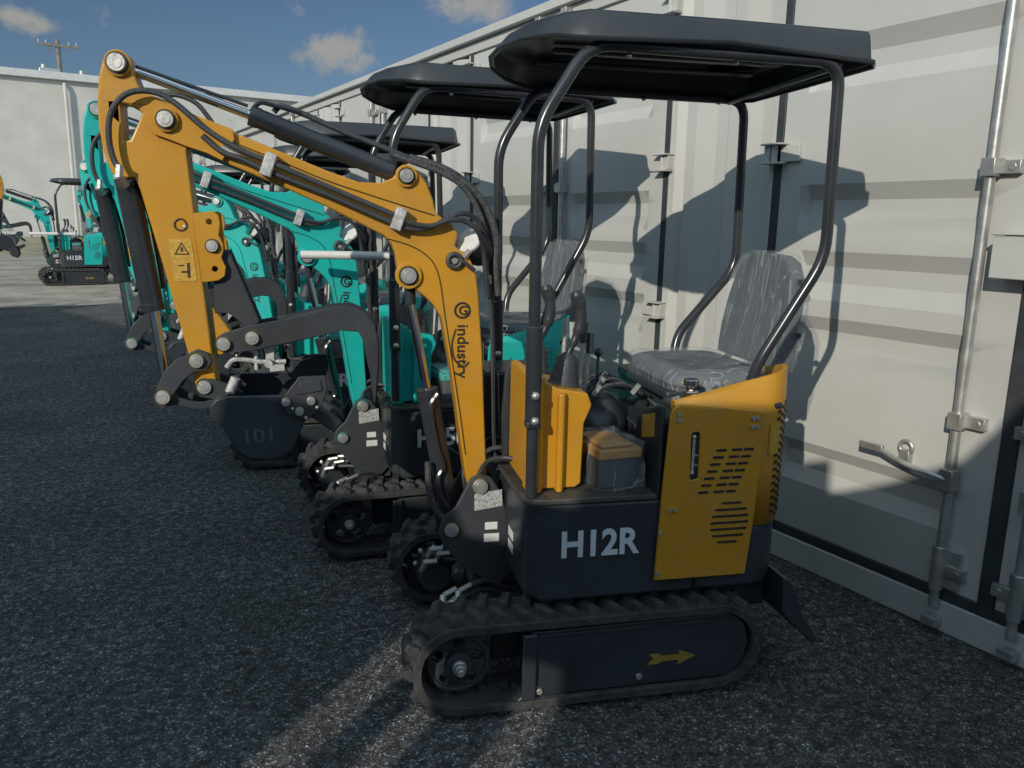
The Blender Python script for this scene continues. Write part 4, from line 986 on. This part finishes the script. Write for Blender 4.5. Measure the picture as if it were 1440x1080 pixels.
for d, r_, a_ in dirs:
    sb = nn(nt, 'ShaderNodeVectorMath', operation='SUBTRACT'); sb.inputs[1].default_value = d; L.new(tc.outputs['Generated'], sb.inputs[0])
    ml = nn(nt, 'ShaderNodeVectorMath', operation='MULTIPLY'); ml.inputs[1].default_value = (1, 1, 2.1); L.new(sb.outputs[0], ml.inputs[0])
    ln = nn(nt, 'ShaderNodeVectorMath', operation='LENGTH'); L.new(ml.outputs[0], ln.inputs[0])
    mr = nn(nt, 'ShaderNodeMapRange'); mr.inputs['From Min'].default_value = 0; mr.inputs['From Max'].default_value = r_; mr.inputs['To Min'].default_value = a_; mr.inputs['To Max'].default_value = 0
    L.new(ln.outputs['Value'], mr.inputs['Value'])
    if acc is None: acc = mr.outputs['Result']
    else:
        mx = nn(nt, 'ShaderNodeMath', operation='MAXIMUM'); L.new(acc, mx.inputs[0]); L.new(mr.outputs['Result'], mx.inputs[1]); acc = mx.outputs[0]
ad = nn(nt, 'ShaderNodeMath', operation='ADD'); L.new(acc, ad.inputs[0]); L.new(nz.outputs['Fac'], ad.inputs[1])
mr = nn(nt, 'ShaderNodeMapRange'); mr.interpolation_type = 'SMOOTHSTEP'; mr.inputs['From Min'].default_value = .76; mr.inputs['From Max'].default_value = 1.04; mr.inputs['To Max'].default_value = .85
L.new(ad.outputs[0], mr.inputs['Value'])
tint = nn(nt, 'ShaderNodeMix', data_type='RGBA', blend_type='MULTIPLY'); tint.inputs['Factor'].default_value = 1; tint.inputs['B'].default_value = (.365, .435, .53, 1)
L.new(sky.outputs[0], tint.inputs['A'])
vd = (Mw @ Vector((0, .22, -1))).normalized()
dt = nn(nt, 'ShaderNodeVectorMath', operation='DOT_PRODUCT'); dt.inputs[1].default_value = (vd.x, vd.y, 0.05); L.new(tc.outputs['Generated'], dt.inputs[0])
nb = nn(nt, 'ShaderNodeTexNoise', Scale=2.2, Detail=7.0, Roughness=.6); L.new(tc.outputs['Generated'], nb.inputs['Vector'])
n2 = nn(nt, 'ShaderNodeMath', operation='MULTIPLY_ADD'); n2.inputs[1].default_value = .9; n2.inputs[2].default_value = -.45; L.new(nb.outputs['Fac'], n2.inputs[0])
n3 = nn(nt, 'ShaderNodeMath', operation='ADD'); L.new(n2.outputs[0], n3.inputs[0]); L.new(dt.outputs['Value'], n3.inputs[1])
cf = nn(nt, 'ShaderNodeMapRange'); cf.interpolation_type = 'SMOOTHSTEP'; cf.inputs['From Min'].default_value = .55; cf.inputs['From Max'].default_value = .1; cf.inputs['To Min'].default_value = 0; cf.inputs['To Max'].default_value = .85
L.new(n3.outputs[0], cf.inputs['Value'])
cover = nn(nt, 'ShaderNodeMix', data_type='RGBA'); cover.inputs['B'].default_value = (4.8, 6.5, 8.0, 1)  # added fill light: unseen sky behind and above the camera brightened
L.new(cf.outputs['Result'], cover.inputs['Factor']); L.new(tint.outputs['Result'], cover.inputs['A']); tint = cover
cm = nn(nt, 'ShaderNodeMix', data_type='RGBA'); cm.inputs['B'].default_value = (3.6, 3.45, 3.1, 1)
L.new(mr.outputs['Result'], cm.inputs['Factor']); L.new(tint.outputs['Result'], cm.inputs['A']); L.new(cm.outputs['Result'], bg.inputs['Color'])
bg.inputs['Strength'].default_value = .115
vs = scene.view_settings; vs.view_transform = 'Standard'; vs.look = 'None'; vs.gamma = 1; vs.exposure = -.17
scene.render.engine = 'CYCLES'
